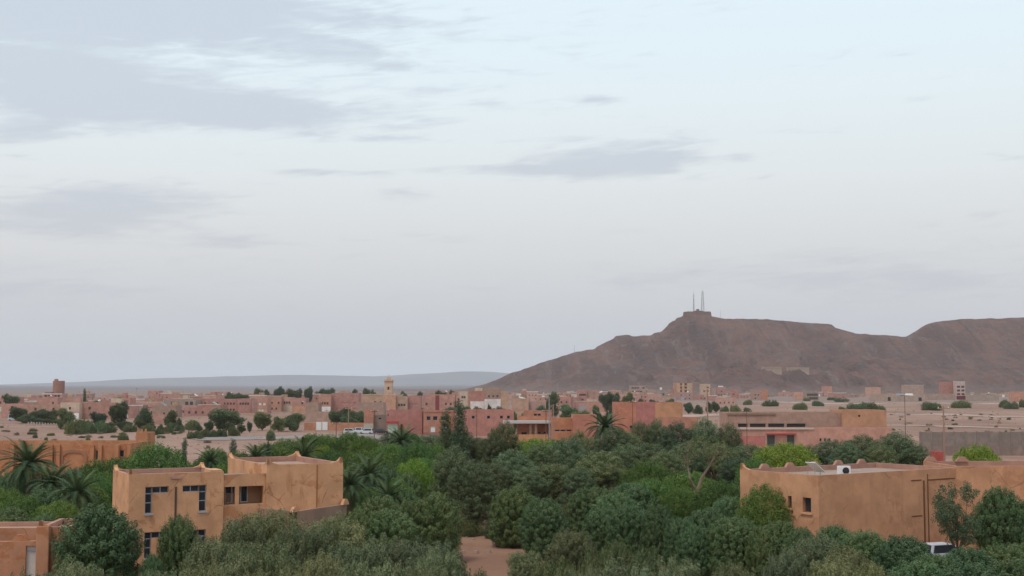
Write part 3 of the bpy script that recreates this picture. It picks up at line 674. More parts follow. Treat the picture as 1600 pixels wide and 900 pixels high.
# --- parked cars
def car(label, loc, rz, col, cat='car', L=4.3, Wd=1.75, Hh=1.5, van=False, group=None):
    t = empty('parked_van' if van else 'parked_car', loc, rz); tag(t, label, cat, group); m = simple('car_paint', col, .3, 0, .04, .5)
    z0, zb, zt = .28, .92 if not van else 1.05, Hh
    prof = [(-L / 2, z0), (L / 2, z0), (L / 2, zb - .22), (L / 2 - .12, zb - .05), (L * .24, zb), (-L / 2 + .1, zb), (-L / 2, zb - .15)]
    mb = MB(); h = Wd / 2
    mb.poly([(x, -h, z) for x, z in prof]); mb.poly([(x, h, z) for x, z in prof][::-1])
    for i in range(len(prof)):
        (x0, a), (x1, b_) = prof[i], prof[(i + 1) % len(prof)]; mb.poly([(x0, -h, a), (x0, h, a), (x1, h, b_), (x1, -h, b_)])
    soften(mb.obj('body', t, m), .07)
    cb = (-L / 2 + .12, L * .25); ct = (-L / 2 + .35, L * .06) if not van else (-L / 2 + .15, L * .16); i_ = .14
    P = [(cb[0], -h + .03, zb), (cb[1], -h + .03, zb), (cb[1], h - .03, zb), (cb[0], h - .03, zb), (ct[0], -h + i_, zt), (ct[1], -h + i_, zt), (ct[1], h - i_, zt), (ct[0], h - i_, zt)]
    cbm = MB(); cbm.v = P; cbm.f = [(4, 5, 6, 7), (0, 1, 5, 4), (1, 2, 6, 5), (2, 3, 7, 6), (3, 0, 4, 7)]; cbm.mi = [0] * 5; cab = cbm.obj('cabin', t, m)
    def pane(q, name='window'):
        q = [Vector(P[i]) for i in q]; c = sum(q, Vector()) / 4; n = (q[1] - q[0]).cross(q[2] - q[0]).normalized()
        if n.dot(c - Vector((0, 0, (zb + zt) / 2))) < 0: n = -n
        w = MB(); w.poly([c + (p - c) * .86 + n * .012 for p in q]); w.obj(name, cab, M_glass)
    pane((0, 1, 5, 4)); pane((2, 3, 7, 6)); pane((1, 2, 6, 5), 'windscreen'); pane((3, 0, 4, 7), 'rear_window')
    for sx in (-L * .31, L * .31):
        for sy in (-1, 1):
            wh = MB().tube([(sx, sy * (h - .12), .31), (sx, sy * (h + .01), .31)], .31, 14).obj('wheel', t, M_void); MB().tube([(sx, sy * (h + .012), .31), (sx, sy * (h + .03), .31)], .18, 10).obj('rim', wh, M_metal)
    for sy in (-1, 1):
        MB().box(L / 2 - .02, sy * h * .75 - .16, zb - .33, L / 2 + .015, sy * h * .75 + .16, zb - .18).obj('headlight', t, M_white); MB().box(-L / 2 - .012, sy * h * .78 - .12, zb - .33, -L / 2 + .02, sy * h * .78 + .12, zb - .18).obj('tail_light', t, M_red)
    return t
car('white car parked against the large ochre building behind the hedge trees', Vector((kx(1471) * 103.2, 103.2, .25)), R(20), (.60, .63, .68), Hh=1.62)
def cp_(px, Yd): x = kx(px) * Yd; return (x, Yd, gzf(x, Yd) + .12)
car('pale blue minibus standing at the bollard-lined road', cp_(22.5, 525), R(8), (.52, .62, .66), 'van', 4.0, 1.9, 2.5, True)
for px, r_ in ((549, 6), (557, 176), (566, 4), (573, 170)):
    car('white car parked in the row by the crenellated gate tower', cp_(px, 372 + (px % 3) * 3), R(r_), (.55, .56, .57), group='cars parked by the gate tower', Hh=1.55)
car('dark car parked under the grey-brown wall beside the green door', cp_(596, 372), R(3), (.03, .03, .035), Hh=1.5)

# --- middle distance: walls, gate tower, long pink buildings
M_dim = simple('shuttered_window', (.085, .062, .055), .8, 0, .3)
DK = (M_frame, M_void)
DM = (M_frame, M_dim)
house('gate_tower', 'crenellated orange gate tower with a green door', 'tower', 569, 584, 641, 379, SALMON, 6, 0,
      lambda W, H: [(W * .42, .02, W * .70, 3.0, 'door')], door_mat=M_green, merlons=4, fine=True, base=((.50, .44, .36), 2.9))
house('block_wall', 'bare grey-brown block wall house adjoining the gate tower', 'house', 584.2, 604, 649, 380, (.27, .20, .165), 9, 0, W1(1, 1, ww=.9, wh=.6, sill=4.0, fh=5), par=.3, wear=1.3)
def shop_extra(t, W, H, m):
    MB().box(W * .02, -.9, 3.25, W * .32, -.004, 3.85).obj('awning', t, M_red)
    MB().box(W * .04, -.06, .05, W * .31, -.004, 3.2).obj('shutter', t, M_mint)
house('shop_building', 'dull rose building with pale green shutter and red awning', 'shop', 604.2, 660, 641, 372, (.42, .19, .16), 12, 1, lambda W, H: [(W * .03, 5.2, W * .06, 5.9, 'window')], extra=shop_extra)
def pw(W, H): return [(W * a, 4.2, W * a + 1.3, 5.4, 'window') for a in (.1, .3, .55)] + [(W * .2, .05, W * .2 + 1.6, 2.6, 'door'), (W * .62, .05, W * .62 + 1.6, 3.0, 'door')]
house('terrace_house', 'salmon two-storey house with white door and red doorstep wall next to the shop', 'house', 662, 711, 642, 366, SALMON, 11, 2, pw, door_mat=M_white, cornice=PINK, base=(ROSE, .9))
house('warehouse', 'long pink two-storey building with small square windows behind the tall cypress', 'building', 711.3, 803, 641, 360, (.44, .205, .162), 14, 3,
      lambda W, H: [(W * a, H - 2.4, W * a + .9, H - 1.5, 'window') for a in (.28, .54, .76, .88)], par=.4)
# canopy building
def canopy_extra(t, W, H, m):
    Yc = 0
    MB().box(-W * .42, -4.4, H - 1.55, W * 1.02, -.02, H - .95).obj('canopy', t, simple('concrete_slab', (.46, .43, .40), .9))
    for a in (.36, .52): MB().box(W * a, -3.9, -.4, W * a + .55, -3.4, H - 1.56).obj('pillar', t, plaster(BROWN, .5))
    for a in (-.38, .97): MB().box(W * a, -3.9, -.4, W * a + .4, -3.5, H - 1.56).obj('pillar', t, plaster(SALMON, .5))
house('canopy_building', 'salmon building under a pale concrete canopy on brown pillars', 'building', 808, 860, 651, 318, (.46, .20, .12), 9, 0,
      lambda W, H: [(W * .62 + k * 1.35, 2.2, W * .62 + k * 1.35 + .8, 2.8, 'window') for k in range(3)] + [(W * .12, .02, W * .3, 2.7, 'door')], extra=canopy_extra)
house('garden_wall', 'low orange garden wall in front of the concrete canopy', 'wall', 782, 856, 679, 292, (.52, .25, .13), .4, 2, None, par=.02)
house('slit_house', 'orange house with three dark slit windows in a row', 'house', 861, 895, 653.5, 312, (.47, .205, .11), 8, 0, lambda W, H: [(W * a, 3.0, W * a + 1.25, 3.5, 'window') for a in (.16, .42, .70)], win_mats=DK)
house('cube_house', 'plain pink cube house between the slit-window house and the spiky palm', 'house', 895.2, 932, 648.5, 309, (.46, .195, .135), 10, 0, None, par=.3)
house('small_yard_house', 'low salmon yard house behind the canopy with two dark windows', 'house', 818, 862, 642, 385, SALMON, 8, 0, lambda W, H: [(W * .36, H - 1.9, W * .36 + 1, H - .8, 'window'), (W * .5, H - 1.9, W * .5 + 1, H - .8, 'window')], win_mats=DK)
def tri_extra(t, W, H, m):
    MB().box(W * .32, -.05, -.5, W * .60, -.003, H - .01).obj('painted_panel', t, plaster((.43, .175, .15), .8)); MB().box(W * .60, -.05, -.5, W * .985, -.003, H - .01).obj('painted_panel', t, plaster((.49, .255, .14), .8))
house('sports_hall', 'big windowless hall painted pink, rose and orange behind the grove', 'building', 960, 1066, 629, 372, (.47, .195, .125), 16, -2, lambda W, H: [(W * .22, 1.6, W * .22 + .9, 2.6, 'window')], extra=tri_extra, par=.25, win_mats=DK)
house('hall_annex', 'low salmon annex wall in front of the painted hall', 'wall', 1030, 1090, 652, 350, SALMON, 3, 0, None, par=.2)
# long low complex to the right of the grove
house('unfinished_block', 'long brown-pink block with a band of dark wide openings under its roof', 'building', 1136, 1315, 645, 306, (.40, .245, .185), 12, 0,
      lambda W, H: [((kx(a) - kx(1136)) * 306, at(1200, 668, 306).z - gzf(kx(1136) * 306, 306) * 0, (kx(b) - kx(1136)) * 306, at(1200, 661.5, 306).z, 'window') for a, b in ((1152, 1168), (1170.5, 1196), (1199, 1225), (1228, 1258))], win_mats=DK, par=.3, z0=0,
      extra=lambda t, W, H, m: MB().box(-.1, -.22, H - .5, W * .42, -.003, H - .1).obj('fascia', t, plaster(BROWN, .6)))
house('orange_block', 'plain pale orange block at the end of the long brown-pink building', 'building', 1315.3, 1384, 641, 305, (.50, .26, .155), 12, 0, lambda W, H: [(W * .36, H - 1.6, W * .36 + .5, H - 1.1, 'window')], par=.3, win_mats=DK, z0=0)
def yard_extra(t, W, H, m):
    X = lambda px: (kx(px) - kx(1148)) * 288
    MB().box(X(1196), -.8, 3.25, X(1242), -.004, 3.5).obj('awning', t, M_red)
    MB().box(-.2, -.25, H - .28, W * .5, .5, H + .05).obj('coping', t, simple('pale_coping', (.52, .44, .36), .9))
    MB().box(.02, -.06, -.4, X(1194), -.004, 2.9).obj('painted_dado', t, plaster((.48, .18, .15), .7))
house('yard_wall_building', 'long pink yard building with two dark metal doors under a red awning', 'building', 1148, 1392, 669, 288, (.52, .275, .205), 7, 0,
      lambda W, H: [((kx(a) - kx(1148)) * 288, .02, (kx(b) - kx(1148)) * 288, 3.15, 'door') for a, b in ((1197, 1210), (1228, 1240))] + [((kx(a) - kx(1148)) * 288, 1.7, (kx(a) - kx(1148)) * 288 + .45, 2.4, 'window') for a in (1279, 1286, 1293)],
      door_mat=simple('dark_steel_door', (.07, .075, .07), .6), extra=yard_extra, par=.25, z0=0, win_mats=DK)
# grey concrete panel wall
wx0, wx1, WYd = kx(1436) * 262, kx(1720) * 262, 262.0
cw = empty('concrete_wall', (wx0, WYd, 0), 0); tag(cw, 'long grey concrete panel wall with posts behind the lime green tree', 'wall')
m_cw = plaster((.255, .20, .172), 1.2); m_cr = plaster((.275, .195, .165), 1.2); hw = at(1500, 675, WYd).z; npan = 16; pw_ = (wx1 - wx0) / npan
pm = MB().box(.12, .05, 1.9, pw_ - .12, .2, hw).mesh('panel', m_cw); pl = MB().box(.12, .02, -.5, pw_ - .12, .23, 1.896).mesh('plinth', m_cr); po = MB().box(-.14, -.05, -.5, .14, .3, hw + .12).mesh('post', m_cw)
for i in range(npan): link('panel', pm, cw, (i * pw_, 0, 0)); link('plinth', pl, cw, (i * pw_, 0, 0)); link('post', po, cw, (i * pw_, 0, 0))
house('red_kiosk', 'small red kiosk wall peeping over the large ochre roof', 'kiosk', 1459, 1473, 706, 232, (.40, .09, .07), 3, 0, None, par=.1, z0=0)
house('orange_wall', 'low orange boundary wall with white gate panels', 'wall', 476, 570, 660.5, 402, (.48, .23, .14), .5, 0, None, par=.02, merlons=0,
      extra=lambda t, W, H, m: [MB().box(W * a, -.12, .1, W * (a + .088), -.004, H + .25).obj('gate_panel', t, M_white) for a in (.20, .30)])
house('sandy_wall', 'long low crumbling wall behind the white gate panels', 'wall', 455, 580, 643, 505, (.38, .24, .18), .6, 4, None, par=.05, wear=1.3)

# --- the town
def L(name, label, x0, x1, yt, Yd, col, **k):
    return house(name, label, k.pop('cat', 'house'), x0, x1, yt, Yd, col, k.pop('depth', 11), k.pop('rot', 0), k.pop('wins', None), **k)
FW = dict(fine=False, win_mats=DM)
L('compound_wall', 'long pink compound wall behind the bollard-lined road', 3, 46, 631, 560, PINK, cat='wall', wins=W1(4, 2, first=1), **FW)
L('compound_house', 'brown-pink flat house adjoining the pink compound wall', 46.3, 95, 632, 556, (.36, .20, .14), wins=W1(3, 1, sill=3.5, fh=6), **FW)
L('cream_house', 'cream and pink house with a white garage door', 95.4, 125, 629, 548, CREAM, wins=W1(3, 2), shed=(.4, 4, 2.5, PALEPINK), base=(PALEPINK, 3.2), extra=lambda t, W, H, m: MB().box(W * .72, -.14, 0, W * .98, -.06, 2.7).obj('garage_door', t, M_white), **FW)
L('brick_house', 'red brick house with blank side wall next to the cream house', 125.3, 181, 629, 552, BRICK, wins=W1(2, 2, first=1), shed=(.8, 4.5, 2.2, CREAM), **FW)
L('striped_house', 'pink house with white balcony bands at the foot of the water tower', 67, 97, 615, 790, PALEPINK, wins=W1(5, 3, ww=1.6), cornice=WHITE, shed=(.0, 4, 1.5, ROSE), **FW)
L('maroon_house', 'small dark red house near the water tower', 49, 62, 618, 800, ROSE, wins=W1(2, 2), **FW)
L('red_roof_house', 'low pink house with a bright red roof edge', 232, 254, 636.5, 600, PALEPINK, cornice=(.42, .10, .09), wins=W1(3, 1), **FW)
L('yard_wall', 'pinkish yard wall below the red-roofed low house', 236, 258, 647, 470, (.38, .20, .15), cat='wall', depth=.6, par=.05)
L('concrete_shell', 'unfinished grey concrete house with rows of black window holes', 257, 306, 625, 650, GREY, wins=W1(6, 3, ww=1.7, wh=1.7, sill=.9), rot=-3, **FW)
L('big_pink_block', 'tall pink block topping the far rise near the antenna', 231, 249, 610.5, 980, PINK, wins=W1(4, 5), **FW)
L('low_pink_block', 'pink flat block beside the tall one on the rise', 249.5, 259, 614, 985, PALEPINK, wins=W1(2, 3), **FW)
L('rose_row_house', 'broad rose house at the start of the pink terrace row', 309, 346, 623, 660, ROSE, wins=W1(5, 2, first=1, ww=.8), **FW)
L('pink_row_house', 'pink house with narrow windows in the middle of the terrace row', 346.3, 371, 623.5, 655, (.37, .155, .13), wins=W1(4, 2), **FW)
L('rose_end_house', 'rose house with paired dark windows at the end of the row', 371.3, 393, 623, 650, (.38, .165, .14), wins=W1(4, 2, first=1), **FW)
L('grey_flank_house', 'narrow grey house squeezed in the pink terrace row', 393.4, 402, 624, 648, MAUVE, wins=None)
L('orange_white_house', 'orange house with white window surrounds', 402.3, 418, 621.5, 640, SALMON, wins=W1(3, 2, ww=1.3), win_mats=(M_white, M_white), fine=False)
L('cornice_house', 'salmon house with a white roof cornice', 421, 440, 618.5, 680, SALMON, wins=W1(4, 2), cornice=CREAM, **FW)
L('pale_pink_house', 'pale pink house next to the white-corniced one', 440.3, 457, 621, 684, PALEPINK, wins=W1(3, 2), base=(CREAM, 3), **FW)
L('pink_shop_house', 'pink house with an orange shop front under the far trees', 457.3, 478, 622, 660, PINK, wins=W1(3, 2), base=((.55, .30, .18), 3), **FW)
L('brown_wall_house', 'brown block house between two pink houses', 478.4, 498, 629, 640, BROWN, wins=None, wear=1.3)
L('salmon_house', 'salmon house with white ground floor beside the rose block', 498.4, 517, 616, 660, SALMON, wins=W1(3, 2), base=(WHITE, 3), **FW)
L('rose_block', 'big rose block with pale windows above the dark hedge trees', 517.4, 561, 614.5, 665, ROSE, wins=W1(6, 3, ww=1.2), win_mats=(M_white, plaster(PALEPINK)), fine=False)
L('brown_long_house', 'long grey-brown house behind the gate tower', 558, 600, 629, 560, (.30, .205, .165), wins=W1(2, 1, sill=3.2, fh=5), **FW)
L('ochre_long_house', 'tan house with white roof edge leading to the minaret', 561.5, 602, 616, 700, TAN, wins=W1(4, 2), cornice=CREAM, **FW)
L('mosque_house', 'plain orange block at the foot of the minaret', 600, 618.5, 617.5, 610, (.50, .26, .15), wins=None, depth=14)
L('tan_house', 'tan house beside the orange mosque block', 618.8, 637, 620, 612, (.36, .25, .17), wins=W1(3, 2, first=1), **FW)
L('rose_tall_house', 'rose house with pale ground-floor shutters', 637.3, 657, 618.5, 615, ROSE, wins=W1(3, 2), win_mats=(M_white, plaster(PALEPINK)), fine=False)
L('pink_wide_house', 'wide pink house with a recessed maroon bay', 660, 711, 616.5, 640, PINK, wins=W1(6, 2, first=1), extra=lambda t, W, H, m: MB().box(W * .40, -.06, 0, W * .52, -.004, H - .4).obj('painted_bay', t, plaster((.26, .07, .065))), **FW)
L('cream_tall_house', 'tall cream house behind the cypress top', 718, 730.5, 611.5, 640, CREAM, wins=W1(2, 3), **FW)
L('red_brick_house', 'red brick house over the white garden wall', 730.8, 758, 610.5, 690, (.36, .135, .10), wins=W1(4, 2, ww=1), shed=(.4, 4, 2, CREAM), **FW)
L('brown_house', 'brown house with an orange roof edge above the white villa', 758.3, 783, 608, 720, BROWN, cornice=(.55, .27, .12), wins=W1(3, 3), **FW)
L('white_villa', 'white villa with dark arched windows', 757, 782, 624, 560, WHITE, wins=W1(4, 1, ww=1.1, wh=2.2, sill=1.8, fh=6), **FW)
L('white_wall', 'white garden wall next to the white villa', 735, 756.6, 627, 562, WHITE, cat='wall', depth=1, par=.05)
L('tan_tall_house', 'tall narrow tan house past the white villa', 783.3, 794, 612, 600, TAN, wins=None)
L('ochre_wall_house', 'tan windowless house in front of the mauve wall', 800, 826, 623, 520, (.43, .26, .17), wins=None)
L('mauve_house', 'mauve low house with one dark window', 826.3, 853, 628, 522, MAUVE, wins=W1(2, 1), **FW)
L('three_floor_house', 'three-storey pink house with dark windows and shop openings', 903, 917, 608.5, 840, (.36, .165, .14), wins=W1(3, 3, ww=1.7), **FW)
L('blank_side_house', 'blank brown house beside the three-storey pink one', 917.3, 936, 609.5, 842, (.32, .19, .15), wins=None)
L('grey_flats', 'unfinished grey flats with many window holes under the hill', 985, 1009, 602.5, 1120, (.30, .24, .20), wins=W1(5, 4, ww=2), **FW)
L('grey_low_flats', 'grey house with four black windows and a roof tank under the hill', 1025, 1044, 609, 1120, GREY, wins=W1(4, 2, first=1, ww=1.8, wh=1.8), extra=lambda t, W, H, m: MB().tube([(W * .45, 4, H), (W * .45, 4, H + 2)], 1.0, 10).obj('water_tank', t, M_white), **FW)
L('beige_house', 'beige blank house between the two grey unfinished flats', 1009.4, 1024.6, 609, 1122, (.36, .26, .21), wins=None)
def stripes(t, W, H, m):
    for a, b, c in ((.12, .28, (.55, .36, .22)), (.40, .52, (.55, .36, .22)), (.66, .92, (.50, .36, .25))): MB().box(W * a, -.25, 3, W * b, -.01, H - .2).obj('bay', t, plaster(c, .5))
L('apartment_block', 'five-storey orange apartment block with cream vertical bays', 1054, 1083, 598.5, 1150, (.46, .20, .115), wins=lambda W, H: [(W * a, f * 3.1 + 1, W * a + 1.6, f * 3.1 + 2.6, 'window') for a in (.31, .54, .60) for f in range(1, 5)] + [(1 + k * 3.5, .3, 3.4 + k * 3.5, 2.7, 'door') for k in range(4)], extra=stripes, **FW)
L('mauve_flank', 'low mauve house against the orange apartment block', 1043.5, 1053.6, 608, 1155, MAUVE, wins=None)
L('cream_flats', 'narrow cream flats with stacked balconies', 1096, 1110, 600, 1130, (.52, .36, .25), wins=W1(2, 5, ww=1.8), **FW)
L('brown_flats', 'brown blank block beside the cream flats', 1110.4, 1119, 607, 1131, (.33, .23, .185), wins=None)
L('mauve_flats', 'mauve-pink house with dark shop door under the hill', 1119.3, 1135, 604.5, 1140, (.36, .18, .165), wins=W1(3, 3, first=1), shed=(.3, 4, 1.4, WHITE), **FW)
L('little_red_house', 'little red house with dark door on the gravel slope', 1142, 1154, 609, 1180, (.38, .15, .12), wins=W1(2, 2, ww=1.8), **FW)
L('two_tone_house', 'half grey, half orange house on the gravel slope', 1176, 1199, 608.5, 1150, (.33, .20, .16), wins=W1(4, 2, ww=1.5), extra=lambda t, W, H, m: MB().box(W * .58, -.06, 0, W - .02, -.004, H - .02).obj('painted_half', t, plaster((.50, .22, .14))), **FW)
L('checked_house', 'white tower house with maroon squares beside the red block', 1494, 1508, 595.5, 1180, (.50, .42, .38), depth=8, wins=lambda W, H: [(W * a, f * 3.4 + .6, W * a + W * .36, f * 3.4 + 2.5, 'window') for a in ((.08, .56)) for f in range(4)], win_mats=(M_frame, plaster(MAROON)), fine=False, base=(MAROON, 3.5))
L('red_block', 'plain red block next to the white and maroon tower house', 1473, 1493, 596.5, 1190, (.36, .12, .095), wins=None)
L('scaffold_house', 'roofless grey shell with open black bays on the far slope', 1259, 1279, 611, 1120, (.22, .18, .155), wins=W1(5, 2, ww=1.9, wh=2, sill=.6), **FW)
L('hut', 'tiny pink hut with white ends high on the gravel slope', 1287, 1300, 603.5, 1500, (.48, .20, .15), wins=None, base=None)
L('long_wall', 'long low orange wall on the slope', 1241, 1257, 612.5, 1180, (.55, .27, .17), cat='wall', depth=3)
L('long_wall', 'pink roofed shed alone on the far gravel', 1354, 1376, 605, 1400, (.50, .28, .20), cat='shed', depth=6)
L('long_shed', 'long pale shed with a white roof edge near the red block', 1413, 1443, 601.5, 1400, (.34, .24, .19), cornice=(.60, .48, .38), wins=None, cat='shed')
L('enclosure', 'grey-brown walled enclosure below the red block', 1446, 1492, 615.5, 1160, (.30, .22, .175), cat='wall', wins=None, depth=20)
L('slope_wall', 'beige wall with dark gateway on the gravel flat', 1365, 1400, 616, 1090, (.36, .27, .21), cat='wall', wins=lambda W, H: [(W * .62, .1, W * .75, 3.4, 'door')], depth=14, fine=False)
L('slope_wall', 'beige walled yard with a dark doorway next to the lamp post', 1408, 1445, 616, 1100, (.36, .28, .22), cat='wall', wins=lambda W, H: [(W * .72, .1, W * .86, 3.2, 'door')], depth=14, fine=False)
L('orange_corner_house', 'lone orange house on gravel past the green-grey walled plot', 1585, 1625, 612, 1000, (.50, .22, .14), wins=None)
L('grey_enclosure', 'green-grey walled plot past the white and maroon tower house', 1520, 1560, 617, 1090, (.28, .25, .20), cat='wall', wins=None, depth=18)

# look-alike small houses filling the distant town
pal = [PINK, ROSE, PALEPINK, SALMON, TAN, BRICK, MAUVE, (.40, .24, .18), BROWN]
names = ['pink', 'rose', 'pale pink', 'salmon', 'tan', 'brick red', 'mauve', 'dusty brown', 'brown']
def clutter(t, W, H, m):
    r = random.Random(int(W * 1000))
    if r.random() < .5: MB().tube([(W * r.uniform(.2, .8), 3, H - .5), (W * r.uniform(.2, .8), 3, H + .9)], .5, 8).obj('water_tank', t, r.choice([M_white, M_metal, M_frame]))
    if r.random() < .6: x = W * r.uniform(.1, .9); MB().tube([(x, .6, H - .5), (x, .6, H + 2.2)], .05, 4).obj('aerial', t, M_rust)
    if r.random() < .5: x = W * r.uniform(0, .5); MB().box(x, 1.0, H - .5, x + W * .4, 1.25, H + r.uniform(.5, 1.0)).obj('roof_wall', t, plaster(r.choice([PALEPINK, CREAM, PINK, TAN])))
    if r.random() < .5: x = W * r.uniform(.1, .6); MB().box(x, -.08, 0, x + 2.6, -.005, 2.5).obj('garage_door', t, r.choice([M_white, M_frame, M_dim, M_mint]))
def filler(x0, x1, n, Y0, Y1, h0, h1, where, grp):
    for i in range(n):
        px = x0 + (x1 - x0) * (i + random.uniform(.1, .9)) / n; Yd = random.uniform(Y0, Y1); w = random.uniform(7, 15); k = random.choice([0, 0, 1, 2, 2, 3, 4, 5, 6, 7, 7, 8])
        dpx = w / Yd * F; h = random.uniform(h0, h1); x = kx(px) * Yd; zb = surf(x, Yd)
        ytop = 600 - (zb + h - CZ) / Yd * F
        house('town_house', '%s flat-roofed house %s' % (names[k], where), 'house', px, px + dpx, ytop, Yd, pal[k], random.uniform(8, 13), random.uniform(-12, 12),
              W1(max(2, int(w / 3.4)), max(1, int(h / 3.1))), fine=False, win_mats=DM, group=grp, shed=(random.uniform(.1, .6), 3, 2.2, random.choice([PALEPINK, CREAM, PINK, TAN])) if random.random() < .5 else None,
              cornice=random.choice([None, None, None, CREAM, WHITE]), extra=clutter)
filler(-10, 235, 24, 620, 1000, 4.5, 7.5, 'in the town around the water tower', 'houses near the water tower')
filler(95, 320, 13, 560, 700, 3.2, 5.2, 'low in front of the water tower', 'low houses before the water tower')
filler(985, 1130, 9, 900, 1200, 4, 7, 'around the orange apartment block', 'houses around the apartment block')
filler(225, 440, 20, 720, 1080, 5, 8.5, 'behind the pink terrace row', 'houses behind the pink row')
filler(430, 720, 22, 740, 1150, 5, 8, 'in the town behind the minaret', 'houses around the minaret')
filler(790, 985, 26, 620, 1250, 5, 9, 'at the low tapering end of the stony hill', 'houses at the hill foot')
filler(860, 1000, 8, 900, 1300, 6, 9, 'at the low tapering end of the stony hill', 'houses at the hill foot')
filler(1120, 1330, 12, 1200, 1550, 2.8, 5.5, 'scattered on gravel below the saddle of the hill', 'houses below the saddle')
filler(1330, 1620, 12, 1250, 1600, 2.5, 4, 'scattered on gravel below the flat-topped ridge', 'houses below the ridge')

# minaret
mt = empty('minaret', (kx(607.5) * 640, 640, gzf(kx(607.5) * 640, 640)), 0); mt.scale = (1.3, 1.3, 1.0); tag(mt, 'slender tan square minaret with a small lantern top', 'minaret')
mm = plaster((.56, .39, .28), .6); hs = at(607, 594.5, 640).z - mt.location.z; ht = at(607, 588, 640).z - mt.location.z
mb = MB(); facade(mb, 3.1, hs, [(1.2, hs - 4.6, 1.9, hs - 3.1), (1.25, hs - 8.5, 1.85, hs - 7.3)], .2); mb.v = [(a - 1.55, b - 1.55, c) for a, b, c in mb.v]
mb.poly([(1.55, -1.55, -.6), (1.55, 1.55, -.6), (1.55, 1.55, hs), (1.55, -1.55, hs)]); mb.poly([(-1.55, 1.55, -.6), (-1.55, -1.55, -.6), (-1.55, -1.55, hs), (-1.55, 1.55, hs)]); mb.poly([(1.55, 1.55, -.6), (-1.55, 1.55, -.6), (-1.55, 1.55, hs), (1.55, 1.55, hs)]); mb.poly([(-1.55, -1.55, hs), (1.55, -1.55, hs), (1.55, 1.55, hs), (-1.55, 1.55, hs)])
mb.obj('shaft', mt, mm)
for r in ((-.35, hs - 4.6, .35, hs - 3.1), (-.3, hs - 8.5, .3, hs - 7.3)): put_window(mt, r, -1.36, 'window', 0, DK, False)
MB().box(-1.72, -1.72, hs - .55, 1.72, 1.72, hs - .15).obj('cornice', mt, plaster((.46, .24, .15), .5))
for sx in (-1, 1):
    for sy in (-1, 1): MB().box(sx * 1.25 - .3, sy * 1.25 - .3, hs + .002, sx * 1.25 + .3, sy * 1.25 + .3, hs + .7, taper=(.5, .5)).obj('merlon', mt, mm)
lm = MB().box(-.75, -.75, hs + .002, .75, .75, ht - .5).obj('lantern', mt, mm); dm = MB(); dm.tube([(0, 0, ht - .7), (0, 0, ht - .3), (0, 0, ht - .1)], [.7, .5, .2], 10); dm.obj('dome', mt, mm)
MB().tube([(0, 0, ht - .05), (0, 0, ht + 1.1)], .06, 5).obj('finial', mt, M_metal)
# water tower
wt = empty('water_tower', (kx(92) * 1000, 1000, 0), 0); tag(wt, 'round brown-pink water tower standing above the town roofs', 'water tower'); zt = at(92, 596, 1000).z
mw = plaster((.34, .175, .13), .8); MB().tube([(0, 0, -1), (0, 0, zt - 9), (0, 0, zt - 8.4), (0, 0, zt)], [4.3, 4.3, 4.4, 4.4], 28).obj('drum', wt, mw); MB().tube([(0, 0, zt + .003), (0, 0, zt + .5)], [4.5, 4.3], 28).obj('rim', wt, mw); MB().box(-3.2, -1.2, zt + .51, -.9, 1.2, zt + 1.9).obj('hatch_house', wt, mw)
# hilltop fort and masts
hp_ = Vector((kx(1091) * RY, RY, 0)); hp_.z = float(hillz(hp_.x, hp_.y))
ft = empty('hilltop_fort', (hp_.x, RY - 6, hp_.z - 5), 0); tag(ft, 'small brown fort with a lookout on the summit of the stony hill', 'fort')
mf = plaster((.22, .135, .105), 1.0)
MB().box(-27, -5, -4, 25, 14, 8.2, taper=(.95, .9)).obj('rampart', ft, mf); MB().box(-6, -2, 8.2, 9, 9, 10.2).obj('keep', ft, mf); MB().box(-2.5, 0, 10.2, 2.5, 6, 13.4).obj('lookout', ft, mf)
for k in range(9): MB().box(-20 + k * 4.8, -4.4, 8.203, -17.6 + k * 4.8, -3.2, 9.0).obj('merlon', ft, mf)
def lattice(px, ytop, w, label, name='lattice_mast'):
    x = kx(px) * RY; zb = float(hillz(x, RY - 2)); z1 = at(px, ytop, RY).z; t = empty(name, (x, RY - 2, zb), 0); tag(t, label, 'mast'); h = z1 - zb
    n = 9
    for i, (sx, sy) in enumerate(((-1, -1), (1, -1), (1, 1), (-1, 1))): MB().tube([(sx * w, sy * w, -2), (sx * w * .35, sy * w * .35, h)], .24, 5).obj('leg', t, M_metal)
    br = MB()
    for k in range(n):
        a, b = k / n, (k + 1) / n; wa_, wb = w * (1 - .65 * a), w * (1 - .65 * b)
        for s1, s2 in (((-1, -1), (1, -1)), ((1, -1), (1, 1)), ((1, 1), (-1, 1)), ((-1, 1), (-1, -1))):
            br.tube([(s1[0] * wa_, s1[1] * wa_, h * a), (s2[0] * wb, s2[1] * wb, h * b)], .15, 4); br.tube([(s1[0] * wb, s1[1] * wb, h * b), (s2[0] * wb, s2[1] * wb, h * b)], .13, 4)
    br.obj('bracing', t, M_metal)
    for zz, rr in ((h * .93, .9), (h * .8, 1.0), (h * .55, .9)): MB().tube([(-w * .5, -1.6, zz), (-w * .5, -1.0, zz)], rr, 12).obj('dish', t, M_white)
    MB().tube([(0, 0, h), (0, 0, h + 5)], .14, 5).obj('aerial', t, M_metal)
lattice(1099, 455, 3.0, 'tall lattice mast with dishes beside the hilltop fort')
lattice(1085, 459, 1.1, 'thin lattice mast behind the hilltop fort', 'radio_mast')
